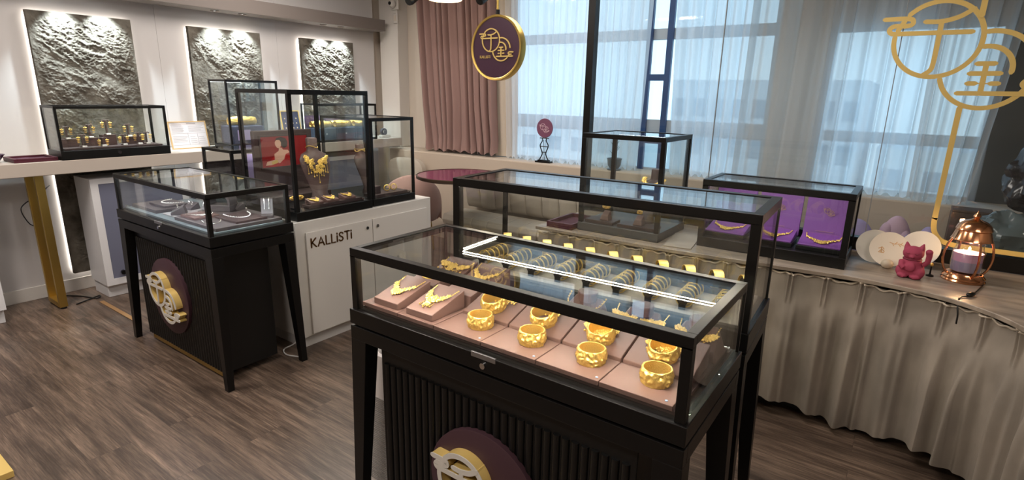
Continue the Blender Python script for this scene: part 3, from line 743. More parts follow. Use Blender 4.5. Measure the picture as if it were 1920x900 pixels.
# ---- lucky cat figurine
CT = thing('lucky_cat', 'matte raspberry pink beckoning cat figurine left of the lantern', 'figurine', (.085, 3.125, .80), R(-8))
mb = MB(); Rx = lambda a, ax: Matrix.Rotation(R(a), 3, ax)
mb.ball((0, .008, .044), .052, .042, .046, 24, 16); mb.ball((0, 0, .072), .040, .034, .036, 20, 14)
mb.ball((0, -.004, .118), .042, .034, .034, 24, 16)
for s_ in (-1, 1):
    mb.lathe([(.017, -.012), (.013, .012), (.003, .034), (0, .036)], 10, (s_*.026, 0, .134), Rx(s_*12, 'Y').to_4x4(), cap=False)
    mb.ball((s_*.024, -.027, .012), .022, .017, .012, 16, 10); mb.ball((s_*.032, -.002, .030), .026, .032, .030, 16, 10)
mb.tube([(-.036, -.016, .078), (-.034, -.034, .058), (-.020, -.040, .050)], [.014, .013, .012], 12)
mb.ball((0, -.036, .106), .012, .010, .008, 12, 8); mb.ball((0, -.034, .056), .022, .012, .022, 14, 10); mb.lathe([(.046, 0), (.050, .006), (.046, .012)], 20, (0, 0, 0))
o = mb.build('body', PINKC, CT, ang=180); q = o.modifiers.new('r', 'REMESH'); q.mode = 'VOXEL'; q.voxel_size = .0026; q.use_smooth_shade = True
q = o.modifiers.new('s', 'SMOOTH'); q.iterations = 3
MB().tube([(.046, -.004, .070), (.060, -.012, .088), (.062, -.016, .118), (.060, -.020, .134)], [.011, .011, .012, .014], 14).ball((.060, -.022, .138), .0145, .014, .012, 14, 10).build('raised_arm', PINKC, CT)
mb = MB()
for s_ in (-1, 1): mb.tube(spline([(s_*.026, -.033, .122), (s_*.018, -.038, .119), (s_*.010, -.037, .122)], 4), .0013, 6)
mb.tube([(.006, -.046, .104), (0, -.047, .101), (-.006, -.046, .104)], .0011, 6)
mb.build('face_lines', mat('pink_dark', (.16, .012, .035), .6), CT)
mb = MB(); mb.tube([(.036*math.cos(a), .032*math.sin(a), .090) for a in [2*PI*i/24 for i in range(24)]], .003, 6, closed=True); mb.build('collar', mat('pink_dark', (.16, .012, .035), .6), CT)
# small black stand with gold drop behind the cat
t = thing('pendant_stand', 'tiny black stand with a gold drop behind the pink cat', 'stand', (.165, 3.21, .80))
MB().lathe([(0, 0), (.016, 0), (.016, .006), (.004, .010), (.003, .05), (0, .052)], 20).build('stand', BLACK, t); MB().ball((0, -.004, .058), .007, .007, .009).build('drop', GOLD, t)
# ---- cream plates leaning against the rail
def plate(name, label, loc, rx, rz, r=.074, deco=None, tilt=90):
    t = thing(name, label, 'plate', loc, 0); t.rotation_euler = (R(tilt-rx), 0, rz)
    rot = Matrix.Identity(4)
    MB().lathe([(0, 0), (r*.8, .0), (r, .004), (r+.001, .006), (r*.8, .003), (0, .003)], 64).build('dish', PLATE, t)
    return t
import mathutils
def place_disc(t, cx, cy, cz, r, lean, rz):
    M = Matrix.Translation((cx, cy, cz)) @ Matrix.Rotation(rz, 4, 'Z') @ Matrix.Rotation(R(90-lean), 4, 'X'); t.matrix_world = M
for (lab, cx, cy, r, lean, rz, deco) in (('plain round cream plate standing behind the decorated one, by the purple box case', -.075, 3.315, .084, 16, R(12), 0),
        ('round cream plate with gold twig drawing and an egg at its foot', -.012, 3.285, .086, 18, R(10), 1),
        ('cream plate tipped to the right behind the pink cat', .112, 3.385, .092, 24, R(-24), 0)):
    t = thing('cream_plate', lab, 'plate', (0, 0, 0)); place_disc(t, cx, cy, .802+r*math.cos(R(lean)), r, lean, rz)
    MB().lathe([(0, 0), (r*.8, 0), (r, .004), (r, .0065), (r*.8, .0035), (0, .003)], 64).build('dish', PLATE, t)
    if deco:
        mb = MB(); g = Matrix.Rotation(R(-90), 4, 'X') @ Matrix.Identity(4)
        Mz = Matrix(((1, 0, 0, 0), (0, 0, 1, 0), (0, -1, 0, .0062), (0, 0, 0, 1)))
        Mz = Matrix(((1, 0, 0, 0), (0, 0, 1, 0), (0, 1, 0, .0036), (0, 0, 0, 1)))
        for P in ([(-.002, .035), (.02, .028), (.04, .032), (.058, .024)], [(.02, .028), (.03, .04)], [(.035, .031), (.045, .018)], [(.01, .031), (.016, .02)], [(.045, .028), (.052, .038)]): stroke(mb, P, .0028, 0, .0006, Mz)
        for P in ([(-.045, .0), (-.03, .008), (-.022, -.002)], [(-.04, -.012), (-.03, -.004), (-.02, -.014)], [(-.045, -.018), (-.022, -.02)], [(-.033, .008), (-.033, -.018)]): stroke(mb, P, .004, 0, .0006, Mz)
        mb.build('gold_drawing', mat('drawing_gold', (.55, .33, .15), .5), t)
t = tag(MB().ball((0, 0, 0), .027, .022, .023, 24, 16).build('cream_egg', mat('egg_cream', (.62, .52, .40), .35)), 'small cream egg leaning on the foot of the decorated plate', 'egg'); t.location = (-.008, 3.222, .8235)
# ---- stuff behind the glass: pillows, bag, plush
BN = thing('tufted_sofa', 'long grey-beige channel-tufted sofa along the window wall', 'sofa', (-3.68, 4.30, 0))
NS = 21; PS = .1857
MB().box(0, NS*PS, -.25, .22, .02, .34).build('base', GREYF, BN, bevel=.01)
for i in range(NS):
    x = i*PS; mb = MB()
    mb.loft([[Vector((x+a, y, z)) for (y, z) in ((-.30, .345), (-.315, .39), (-.29, .44), (-.1, .455), (.06, .44), (.06, .345))] for a in (.002, .02, .093, .166, .1837)])
    mb.build('seat_cushion', GREYF, BN, bevel=.006)
    mb = MB(); rows = []
    for a, k in ((.002, .0), (.02, .014), (.093, .022), (.166, .014), (.1837, 0)):
        rows.append([Vector((x+a, y, z)) for (y, z) in ((.10, .457), (.075-k, .50), (.065-k, .60), (.05-k, .655), (.06-k, .70+k*.5), (.12, .735+k*.6), (.19, .72+k*.5), (.215, .66), (.215, .457))])
    mb.loft(rows); mb.build('back_channel', GREYF, BN, bevel=.004, ang=70)
AC = thing('beige_armchair', 'beige armchair with rounded backrest in the corner behind the pink chair', 'chair', (-4.62, 4.32, 0))
mb = MB(); mb.loft([[Vector((a, .12+yy, .68+.20*math.sin(q)*k)) if False else Vector((.27*kx*math.copysign(abs(math.cos(q))**.6, math.cos(q)), yy+.12, .70+.18*kz*math.copysign(abs(math.sin(q))**.6, math.sin(q)))) for q in [2*PI*i/40 for i in range(40)]] for (kx, kz, yy) in ((.9, .86, -.05), (1, 1, -.03), (1, 1, .03), (.9, .86, .05))])
mb.build('backrest', GREYF, AC, ang=50); MB().box(-.25, .25, -.28, .17, .36, .50).build('seat', GREYF, AC, bevel=.03)
for sx_ in (-1, 1):
    for sy_ in (-.24, .14): MB().cyl((sx_*.2, sy_, .36), (sx_*.22, sy_, 0), .014, .010).build('leg', GOLDM, AC)
for (lab, p, r_, m) in (('rounded violet plush cushion, leftmost behind the cream plates', (-.215, 4.20, .457), (.12, .10, .20), PLUSH), ('lilac pink plush cushion at the middle behind the cream plates', (.0, 4.19, .457), (.092, .09, .225), PLUSHP),
        ('small violet plush behind the tipped plate', (.165, 4.22, .457), (.068, .08, .20), PLUSH)):
    t = thing('plush_cushion', lab, 'cushion', p)
    mb = MB(); mb.ball((0, 0, r_[2]), r_[0], r_[1], r_[2], 28, 18); mb.ball((-r_[0]*.5, -.02, r_[2]*1.5), r_[0]*.45, .06, .07, 18, 12); mb.ball((r_[0]*.5, -.03, r_[2]*1.35), r_[0]*.45, .06, .07, 18, 12)
    o = mb.build('cover', m, t, ang=180)
    if m is PLUSHP: MB().ball((.075, -.085, .33), .028, .02, .028, 14, 10).build('blue_bow', BLUEP, t)
def crumple(mb, c, rx, ry, rz, amp, seed, n=40, m=26):
    off = Vector((seed*3.1, seed*1.7, 0)); k = len(mb.v); mb.ball(c, rx, ry, rz, n, m)
    for i in range(k, len(mb.v)):
        v = Vector(mb.v[i]); d = (v-Vector(c)).normalized(); a = noise.ridged_multi_fractal(v*9+off, 1, 2, 3, 1, 2)
        v = v+d*amp*(a-1); v.z = max(v.z, c[2]-rz*.96); mb.v[i] = tuple(v)
    return mb
t = tag(crumple(MB(), (0, 0, .18), .13, .12, .19, .05, 3).build('plastic_bag', BAG, ang=30), 'shiny black plastic bag piled behind the glass at the right edge', 'bag'); t.location = (.58, 4.12, 1.025)
t = tag(crumple(MB(), (0, 0, .13), .15, .12, .14, .04, 5).build('wrapped_bundle', WRAP, ang=30), 'dark grey plastic-wrapped bundle behind the lantern', 'bag'); t.location = (.50, 4.09, .7355)
t = thing('cardboard_box', 'dark brown box behind the glass left of the plastic bags', 'box', (.36, 4.36, .7355))
MB().box(-.10, .10, -.08, .08, 0, .22).build('carton', CARD, t, bevel=.002); MB().box(-.10, .10, -.082, .082, .22, .235).build('lid', CARD, t, bevel=.002)
tag(MB().box(.28, .75, 3.95, 4.47, .70, .735).build('side_shelf', mat('shelf_grey', (.2, .2, .21), .5), bevel=.002), 'grey shelf under the plastic bags behind the glass', 'shelf')
tag(MB().box(.30, .34, 4.0, 4.4, 0, .70).box(.70, .74, 4.0, 4.4, 0, .70).build('shelf_support', mat('shelf_grey', (.2, .2, .21), .5)), 'grey upright boards under the shelf of bags', 'support')
t = thing('white_panel_board', 'slim white board leaning behind the rail at the right edge', 'board', (.60, 3.75, .872-.0))
MB().box(-.10, .10, -.01, .01, 0, .03).build('ledge', WHITE, t)
t.location = (.58, 3.66, .90); t.rotation_euler = (0, R(50), 0)

# ---- round table and chair
T = thing('round_table', 'round table with plum top and bronze rim in front of the sofa', 'table', (-3.27, 3.80, 0))
MB().lathe([(0, .855), (.385, .855), (.40, .862), (.40, .885), (.392, .889), (.385, .882), (0, .882)], 72).build('rim', mat('bronze_rim', (.10, .065, .045), .3, .7), T)
MB().lathe([(0, .8835), (.384, .8835), (.384, .8845), (0, .8845)], 64).build('tabletop', mat('plum_top', (.16, .02, .07), .12), T)
MB().cyl((0, 0, .02), (0, 0, .855), .022).build('pole', GOLDM, T); MB().lathe([(0, 0), (.22, 0), (.22, .012), (.03, .022), (0, .022)], 48).build('foot', GOLDM, T)
CH = thing('tub_chair', 'dusty pink velvet tub chair between the white cabinet and the round table', 'chair', (-4.02, 3.90, 0), R(20))
def shell(r, z0, z1, a0, a1, th):
    mb = MB(); rings = []
    for i in range(41):
        u = i/40; a = R(a0+(a1-a0)*u); h = z0+(z1-z0)*math.sin(PI*u)**.55
        c, s_ = math.cos(a), math.sin(a); rr = r+.03
        rings.append([Vector((r*c, r*s_, z0)), Vector(((r+.02)*c, (r+.02)*s_, (z0+h)/2)), Vector((rr*c, rr*s_, h-.02)), Vector(((rr+th*.5)*c, (rr+th*.5)*s_, h)), Vector(((rr+th)*c, (rr+th)*s_, h-.02)), Vector(((r+.02+th)*c, (r+.02+th)*s_, (z0+h)/2)), Vector(((r+th-.02)*c, (r+th-.02)*s_, z0))])
    return mb.loft(rings)
shell(.235, .36, .84, -150, 30, .045).build('backrest', PINK, CH, ang=80)
MB().lathe([(0, .36), (.23, .36), (.24, .40), (.23, .46), (0, .475)], 40).build('seat', PINK, CH, ang=80)
for k in range(4):
    a = R(45+90*k); MB().cyl((.2*math.cos(a), .2*math.sin(a), .36), (.24*math.cos(a), .24*math.sin(a), 0), .012, .009).build('leg', GOLDM, CH)

# ---- table sign, bonsai, hanging sign
t = thing('table_sign', 'round plum sign on a carved black stand on the window sill', 'sign', (-2.91, 4.62, .9555))
MB().box(-.085, .085, -.03, .03, 0, .016).box(-.06, .06, -.022, .022, .016, .026).build('stand_base', BLACK, t, bevel=.002)
mb = MB()
for s_ in (-1, 1): mb.tube(spline([(s_*.055, 0, .020), (s_*.035, 0, .05), (s_*.020, 0, .09), (s_*.040, 0, .14), (s_*.045, 0, .17), (s_*.024, 0, .205), (s_*.022, 0, .235)], 6), .0055, 8); mb.tube([(s_*.008, 0, .02), (s_*.008, 0, .22)], .0025, 6)
mb.tube([(-.028, 0, .10), (.028, 0, .10)], .004); mb.tube([(-.045, 0, .155), (.045, 0, .155)], .004); mb.tube([(-.05, 0, .235), (.05, 0, .235)], .005); mb.build('stand_frame', BLACK, t)
dsc = MB().lathe([(0, -.006), (.088, -.006), (.092, 0), (.088, .006), (0, .006)], 48, (0, 0, .33), Matrix.Rotation(R(90), 4, 'X')).build('disc', mat('plum_translucent', (.20, .075, .13), .35), t)
emblem(MB(), .17, .0042, -.009, -.006, (0, 0, .33)).build('emblem', mat('emblem_pink', (.66, .45, .52), .4), dsc)
t = thing('bonsai_pot', 'small plant in a blue-grey pot on the window sill', 'potted plant', (-2.15, 4.598, .9555))
MB().lathe([(0, 0), (.06, 0), (.065, .012), (.06, .015), (0, .015)], 32).build('saucer', CLAY, t)
MB().lathe([(0, .015), (.040, .015), (.058, .045), (.064, .095), (.070, .105), (.060, .105), (.055, .09), (0, .09)], 32).build('pot', CLAY, t)
mb = MB(); rr = random.Random(5)
mb.tube(spline([(0, 0, .09), (.005, 0, .14), (-.01, .005, .18), (0, 0, .22)], 5), .004)
for k in range(12):
    a = rr.uniform(0, 6.28); z = .12+.011*k; l = rr.uniform(.03, .055); mb.tube(spline([(0, 0, z), (l*.6*math.cos(a), l*.6*math.sin(a), z+.03), (l*math.cos(a), l*math.sin(a), z+.055)], 4), [.002]*8+[.0008], 5)
mb.build('twigs', LEAF, t)
HS = thing('hanging_sign', 'round plum sign with gold rim hanging on a gold rod', 'sign', (-2.42, 3.20, 1.90))
rot = Matrix.Rotation(R(90), 4, 'X')
MB().lathe([(.200, .022), (.212, .024), (.214, .018), (.214, -.032), (.210, -.036), (.195, -.036), (.195, .018), (.200, .022)], 96, (0, 0, 0), rot).build('rim', GOLDM, HS)
face = MB().lathe([(0, .019), (.2, .019), (.2, -.03), (0, -.03)], 72, (0, 0, 0), rot).build('face', PLUM, HS)
emblem(MB(), .43, .0085, -.023, -.019, (.005, 0, .018)).build('emblem', GOLDP, face)
mb = MB(); lettering(mb, 'KALLiSTi', .016, .0026, -.0215, -.019, Matrix.Translation((-.135, 0, -.065))); mb.build('lettering', GOLDP, face)
MB().cyl((0, 0, .214), (0, 0, .995), .008).build('rod', GOLDM, HS); MB().cyl((0, 0, .205), (0, 0, .245), .014).build('collar', BLACK, HS)

# ---- air purifier
AP = thing('air_purifier', 'white air purifier with perforated side standing behind the front counter left leg', 'air purifier', (-1.53, 1.405, 0), 0)
mb = MB(); rr = .04
def rrect(w_, d_, r_, z, n=6):
    P = []
    for (cx, cy, a0) in ((w_-r_, d_-r_, 0), (-w_+r_, d_-r_, 90), (-w_+r_, -d_+r_, 180), (w_-r_, -d_+r_, 270)):
        for k in range(n+1): a = R(a0+90*k/n); P.append(Vector((cx+r_*math.cos(a), cy+r_*math.sin(a), z)))
    return P
pw = mat('purifier_white', (.72, .68, .66), .4)
mb.loft([rrect(.10, .11, .03, .02), rrect(.10, .11, .03, .60), rrect(.095, .105, .03, .615)]); mb.build('housing', pw, AP)
MB().loft([rrect(.09, .10, .03, 0), rrect(.09, .10, .03, .02)]).build('foot', BLACKM, AP)
mb = MB()
for i in range(16): mb.lathe([(.012+.0048*i, .6155), (.0138+.0048*i, .618), (.0152+.0048*i, .6155)], 40)
mb.build('outlet_grille', mat('purifier_grey', (.30, .29, .28), .5), AP)
mb = MB()
for i in range(46): mb.box(-.08, .08, -.1125, -.1095, .05+i*.0085, .054+i*.0085)
mb.build('intake_slats', mat('purifier_grey', (.30, .29, .28), .5), AP, smooth=False)

# ================================================================ JEWELLERY
ORD = ['first', 'second', 'third', 'fourth', 'fifth', 'sixth', 'seventh', 'eighth', 'ninth', 'tenth', 'eleventh', 'twelfth']
def wedge(name, label, x0, x1, y0, y1, z, h0, h1, m, group=None, rz=0, pin=True):
    """sloped display pad: front (low) edge at y0"""
    cx, cy = (x0+x1)/2, (y0+y1)/2; t = thing(name, label, 'display pad', (cx, cy, z), rz, group)
    X, Y = (x1-x0)/2, (y1-y0)/2
    MB().hexa([(-X, -Y, 0), (X, -Y, 0), (X, Y, 0), (-X, Y, 0)], [(-X, -Y, h0), (X, -Y, h0), (X, Y, h1), (-X, Y, h1)]).build('pad', m, t, bevel=.002, smooth=False)
    return t
def slope_M(cx, cy, z, Y, h0, h1, rz=0, lift=.001):
    a = math.atan2(h1-h0, 2*Y)
    return Matrix.Translation((cx, cy, z)) @ Matrix.Rotation(rz, 4, 'Z') @ Matrix.Translation((0, 0, (h0+h1)/2+lift)) @ Matrix.Rotation(a, 4, 'X')
def petals(mb, c, r, seed=0, n=5):
    for k in range(n):
        a = 2*PI*k/n+seed; mb.ball((c[0]+.6*r*math.cos(a), c[1]+.6*r*math.sin(a), c[2]), r*.5, r*.36, r*.32, 8, 5, Matrix.Rotation(a, 3, 'Z'))
    mb.ball((c[0], c[1], c[2]+r*.2), r*.3, n=8, m=5)
def necklace(label, M, w=.085, h=.09, style='flowers', m=None, seed=1, group=None, name='gold_necklace', cat='necklace', links=34, beadr=.0022):
    """necklace lying in its local XY plane: ends up (+y), pendant at -y"""
    m = m or GOLD; t = thing(name, label, cat, (0, 0, 0), 0, group); t.matrix_world = M
    P = spline([(-w/2, h/2, 0), (-w*.44, h*.1, 0), (-w*.22, -h*.26, 0), (0, -h*.36, 0), (w*.22, -h*.26, 0), (w*.44, h*.1, 0), (w/2, h/2, 0)], 10)
    mb = MB(); rr = random.Random(seed)
    for i, p in enumerate(P):
        if i % 2 == 0: mb.ball((p.x, p.y, beadr*.9), beadr*1.25, beadr*.95, beadr*.8, 8, 5)
    mb.tube([(p.x, p.y, beadr*.9) for p in P], beadr*.45, 5)
    mb.build('chain', m, t)
    pd = MB()
    if style == 'flowers':
        for k, (x, y, r) in enumerate(((0, -.36, .013), (-.16, -.24, .011), (.16, -.24, .011), (-.30, -.08, .010), (.30, -.08, .010), (0, -.14, .011), (.06, -.52, .007), (-.06, -.52, .007), (.40, .10, .007), (-.40, .10, .007))):
            petals(pd, (x*w, y*h, .004), r*1.25, rr.random())
        for k, x in enumerate((-.22, -.1, .0, .1, .22)): pd.tube([(x*w, -.4*h, .003), (x*w, -.60*h-(.08*h if k == 2 else 0), .003)], .0012, 5); pd.ball((x*w, -.62*h-(.08*h if k == 2 else 0), .004), .0032, n=8, m=5)
    elif style == 'leaf':
        for k in range(9):
            a = (k-4)/4; petals(pd, (a*w*.42, -.34*h+.38*h*abs(a)**1.5, .004), .0125-.003*abs(a), k, 5)
            if abs(a) < .6: petals(pd, (a*w*.3, -.50*h+.25*abs(a)*h, .004), .011, k+2)
    elif style == 'bib':
        for k in range(70):
            x = rr.uniform(-.5, .5); y = -.45*(1-(2*x)**2)*rr.uniform(.1, 1.1)+.12
            petals(pd, (x*w, y*h, .004+rr.uniform(0, .002)), rr.uniform(.007, .0105), rr.random()*3, 5)
        for k in range(7):
            x = (k-3)/7.; pd.tube([(x*w, -.3*h, .002), (x*w, -.58*h+.5*abs(x)*h, .002)], .0014, 5); pd.ball((x*w, -.6*h+.5*abs(x)*h, .003), .0036, n=8, m=5)
    elif style == 'drops':
        for k in range(11):
            x = (k-5)/11.; y0 = -.30+1.0*x*x; petals(pd, (x*w*.95, y0*h, .003), .006, k, 4); l = .18 if k % 2 else .28
            pd.tube([(x*w*.95, y0*h, .003), (x*w*.97, (y0-l)*h, .003)], .0012, 5); pd.ball((x*w*.97, (y0-l)*h, .004), .0036, n=8, m=5)
    elif style == 'pendant':
        petals(pd, (0, -.36*h, .003), .008, 0, 6); pd.ball((0, -.46*h, .003), .004, .006, .003, 8, 5)
    elif style == 'line':
        for i in range(0, len(P), 3): pd.ball((P[i].x, P[i].y, .004), .0034, .0034, .003, 8, 5)
    pd.build('pendant', m, t)
    return t
def wide_bangle_mesh(r, h, th, amp, seed, n=150, k=12):
    mb = MB(); off = Vector((seed*2.7, seed, 0)); rings = []
    prof = [(r-th, -h*.5), (r-th*.3, -h*.5), (r, -h*.36), (r+.0026, -h*.1), (r+.0026, h*.1), (r, h*.36), (r-th*.3, h*.5), (r-th, h*.5)]
    pp = spline([(a, b, 0) for a, b in prof], 4)
    for j in range(n+1):
        a = 2*PI*j/n; ring = []
        for i, p in enumerate(pp):
            rr, z = p.x, p.y; outer = max(0, min(1, (rr-(r-th*.55))/(th*.5)))
            q = Vector((math.cos(a)*rr, math.sin(a)*rr, z)); d = noise.ridged_multi_fractal(q*62+off, .9, 2.2, 3, 1, 2)-1
            e = noise.noise(q*130+off)
            rr2 = rr+(d*1.0+.5*e)*amp*outer; z2 = z+amp*.45*noise.noise(q*80-off)*outer; ring.append(Vector((math.cos(a)*rr2, math.sin(a)*rr2, z2)))
        rings.append(ring)
    rings[-1] = rings[0]
    return mb.loft(rings, cap=False, close=True)
Z0 = .873
# floor boards in the counters
def cloth_board(parent, w, d, m, z=.862, h=.012, name='display_floor'):
    MB().box(-w/2, w/2, -d/2, d/2, z, z+h-.001).build(name, m, parent, bevel=.001)
# ---- counter B
cloth_board(B, 1.12, .43, BROWND)
TX = [-1.480, -1.305, -1.140, -.950, -.755, -.560, -.362]
bt = ['leftmost', 'second from the left', 'third from the left', 'fourth from the left', 'fifth from the left', 'rightmost']
for i in range(6):
    x0, x1 = TX[i]+.0015, TX[i+1]-.0015
    t = thing('display_tray', 'flat brown tray along the front of the front counter, '+bt[i], 'display tray', ((x0+x1)/2, 1.257 if i > 1 else 1.28, Z0), 0, 'flat brown trays along the front of the front counter')
    W_ = (x1-x0)/2; D = .068 if i > 1 else .09
    MB().box(-W_, W_, -D, D, 0, .014).build('board', BROWN, t, bevel=.0015, smooth=False)
Zt = Z0+.0145
for i, (x0, x1) in enumerate(((-1.435, -1.318), (-1.278, -1.160))):
    wedge('display_pad', ('left' if i == 0 else 'right')+' brown wedge pad of the two at the left front of the front counter', x0, x1, 1.205, 1.365, Zt, .022, .062, BROWN)
    necklace(('gold flower cluster necklace on the front left wedge pad' if i == 0 else 'gold grape-like flower necklace on the second wedge pad from the left'), slope_M((x0+x1)/2, 1.285, Zt, .08, .022, .062, 0, .0025) @ Matrix.Translation((0, .012, 0)), .098, .105, 'flowers' if i else 'leaf', seed=i)
for i in range(4):
    x0, x1 = TX[i+2]+.003, TX[i+3]-.003
    wedge('display_pad', 'brown wedge pad behind the carved bangles, '+['leftmost', 'second', 'third', 'rightmost'][i]+' of the middle row of four', x0, x1, 1.330, 1.478, Z0, .022, .066, BROWN)
    M = slope_M((x0+x1)/2, 1.404, Z0, .074, .022, .066, 0, .0025)
    if i < 2: necklace(['gold fringe necklace with small drops behind the first pair of bangles', 'gold necklace with three drops behind the second pair of bangles'][i], M @ Matrix.Translation((.0, .034, 0)), [.13, .075][i], [.058, .05][i], 'drops', seed=i)
    else:
        necklace(['broad gold crest pendant behind the third pair of bangles', 'broad gold crest pendant behind the rightmost pair of bangles'][i-2], M @ Matrix.Translation((-.01, .008, 0)), .10, .055, 'bib', seed=i)
        necklace(['upper gold band piece on the third pad of the middle row', 'upper gold band piece on the rightmost pad of the middle row'][i-2], M @ Matrix.Translation((-.01, .050, 0)), .11, .04, 'line', seed=i, name='gold_chain')
wedge('display_pad', 'brown wedge pad in the middle left of the front counter, carrying a gold band', -1.445, -1.325, 1.385, 1.475, Z0, .05, .07, BROWN)
necklace('narrow gold band necklace on the middle left pad', slope_M(-1.385, 1.43, Z0, .045, .05, .07, 0, .0025), .10, .05, 'line', seed=5, beadr=.003)
wedge('display_pad', 'bare brown wedge pad right of the pad with the gold band', -1.27, -1.150, 1.385, 1.475, Z0, .05, .07, BROWN)
wedge('display_pad', 'brown wedge pad at the back left corner of the front counter', -1.44, -1.30, 1.492, 1.612, Z0, .055, .092, BROWN)
necklace('broad gold flower collar on the back left pad', slope_M(-1.37, 1.552, Z0, .06, .055, .092, 0, .0025), .13, .085, 'bib', seed=7)
wedge('display_pad', 'brown wedge pad second in the back row of the front counter', -1.285, -1.145, 1.492, 1.612, Z0, .055, .095, BROWN)
necklace('gold V-shaped necklace on the second pad of the back row', slope_M(-1.215, 1.552, Z0, .06, .055, .095, 0, .0025) @ Matrix.Translation((0, 0, 0)), .115, .10, 'leaf', seed=8)
def neck_disc(x, y, label, nl, style, s, w_):
    t = thing('neck_form', label, 'display form', (x, y, Z0)); 
    MB().hexa([(-.075, -.05, 0), (.075, -.05, 0), (.075, .06, 0), (-.075, .06, 0)], [(-.068, -.045, .03), (.068, -.045, .03), (.05, .05, .075), (-.05, .05, .075)]).build('shoulder', BROWN, t, bevel=.006)
    MB().lathe([(0, .065), (.030, .065), (.034, .094), (.032, .097), (0, .098)], 36, (0, .03, 0)).build('neck', BROWN, t)
    necklace(nl, slope_M(x, y-.003, Z0, .0475, .03, .075, 0, .006) @ Matrix.Translation((0, -.006, 0)), w_, .098, style, seed=s)
neck_disc(-.80, 1.545, 'brown round neck form at the back middle of the front counter', 'thick gold chain round the back middle neck form', 'line', 4, .13)
neck_disc(-.605, 1.545, 'brown round neck form second from the right at the back', 'large gold phoenix bib on the second neck form from the right', 'bib', 11, .165)
neck_disc(-.425, 1.545, 'brown round neck form at the back right corner', 'gold bib in the back right corner of the front counter', 'bib', 12, .115)
bang = None
for i, x in enumerate((-1.020, -.825, -.628, -.440)):
    for j in range(2):
        mb = wide_bangle_mesh(.0395, .042, .005, .0040, i*2+j+1)
        t = thing('carved_gold_bangle', 'wide carved gold bangle, '+('flat in front' if j == 0 else 'tilted behind')+', '+['leftmost', 'second', 'third', 'rightmost'][i]+' pair in front counter', 'bangle', (0, 0, 0), 0, 'pairs of wide carved gold bangles')
        mb.build('band', GOLD, t, ang=60)
        if j == 0: t.location = (x, 1.278, Zt+.0205)
        else: t.matrix_world = Matrix.Translation((x-.02, 1.372, Z0+.061)) @ Matrix.Rotation(R(17), 4, 'X') @ Matrix.Rotation(1.3*i, 4, 'Z')
    s0 = tag(MB().cyl((0, 0, 0), (0, 0, .0012), .0038, n=14).build('stud_pin', mat('pale_blue_stud', (.35, .5, .75), .2)), 'tiny pale blue stud on the '+['third', 'fourth', 'fifth', 'sixth'][i]+' flat tray', 'stud'); s0.location = (x+.055, 1.205, Zt)
# ---- counter C (rotated parent): put things in world space through its matrix
CM = Matrix.Translation((-.953, 1.978, 0)) @ Matrix.Rotation(R(2.6), 4, 'Z')
cloth_board(Cc, 1.15, .35, mat('pale_case_floor', (.33, .30, .27), .5))
def cput(t, x, y, z, rz=0): t.matrix_world = CM @ Matrix.Translation((x, y, z)) @ Matrix.Rotation(rz, 4, 'Z'); return t
rs = thing('bangle_riser', 'long black riser carrying the row of wide bangles at the back of the taller counter', 'display riser'); cput(rs, 0, .118, Z0)
MB().box(-.56, .56, -.028, .028, 0, .018).build('board', BLACKM, rs, bevel=.001)
bn = None
for i in range(11):
    x = -.535+i*.107
    lab = 'wide plain gold bangle standing on the riser, '+ORD[i]+' from the left of eleven'
    if not bn:
        bn = thing('wide_gold_bangle', lab, 'bangle', (0, 0, 0), 0, 'row of wide gold bangles at the back of the taller counter')
        Mx = Matrix.Rotation(R(90), 4, 'X')
        MB().lathe([(.0328, -.019), (.035, -.0185), (.0362, 0), (.035, .0185), (.0328, .019), (.0322, 0), (.0328, -.019)], 64, (0, 0, 0), Mx).build('band', GOLD, bn)
        MB().lathe([(0, -.014), (.024, -.014), (.024, .014), (0, .014)], 24, (0, 0, 0), Mx).build('cushion', BLACKM, bn); b_ = bn
        MB().box(-.012, .012, -.012, .012, -.0315, -.022).build('cushion_foot', BLACKM, bn)
    else: b_ = dup(bn); b_['label'] = lab
    cput(b_, x, .118, Z0+.0185+.0362, R(-57))
tb = None
for i in range(9):
    x = -.50+i*.125
    bar = thing('bangle_bar', 'black padded bar threaded with thin gold bangles, '+ORD[i]+' from the left of nine', 'display bar', (0, 0, 0), 0, 'black bars of thin bangles in the taller counter'); cput(bar, x, -.045, Z0)
    MB().tube([(0, -.095, .0335), (0, .095, .0335)], .019, 16).build('padded_bar', BLACKM, bar)
    for yy in (-.092, .092): MB().box(-.012, .012, yy-.004, yy+.004, 0, .0335).build('bar_foot', BLACKM, bar)
    for k in range(5):
        if not tb:
            tb = thing('thin_gold_bangle', 'thin gold bangle on one of the nine black bars in the taller counter', 'bangle', (0, 0, 0), 0, 'thin gold bangles threaded on the black bars')
            Mx = Matrix.Rotation(R(90), 4, 'X'); MB().lathe([(.0285, -.003), (.0318, -.0025), (.0325, 0), (.0318, .0025), (.0285, .003), (.0285, -.003)], 48, (0, 0, 0), Mx).build('band', GOLD, tb); b_ = tb
        else: b_ = dup(tb)
        b_['label'] = 'thin gold bangle on the '+ORD[i]+' black bar from the left, '+['front', 'second', 'middle', 'fourth', 'back'][k]+' one'
        cput(b_, x, -.115+k*.035, Z0+.033)
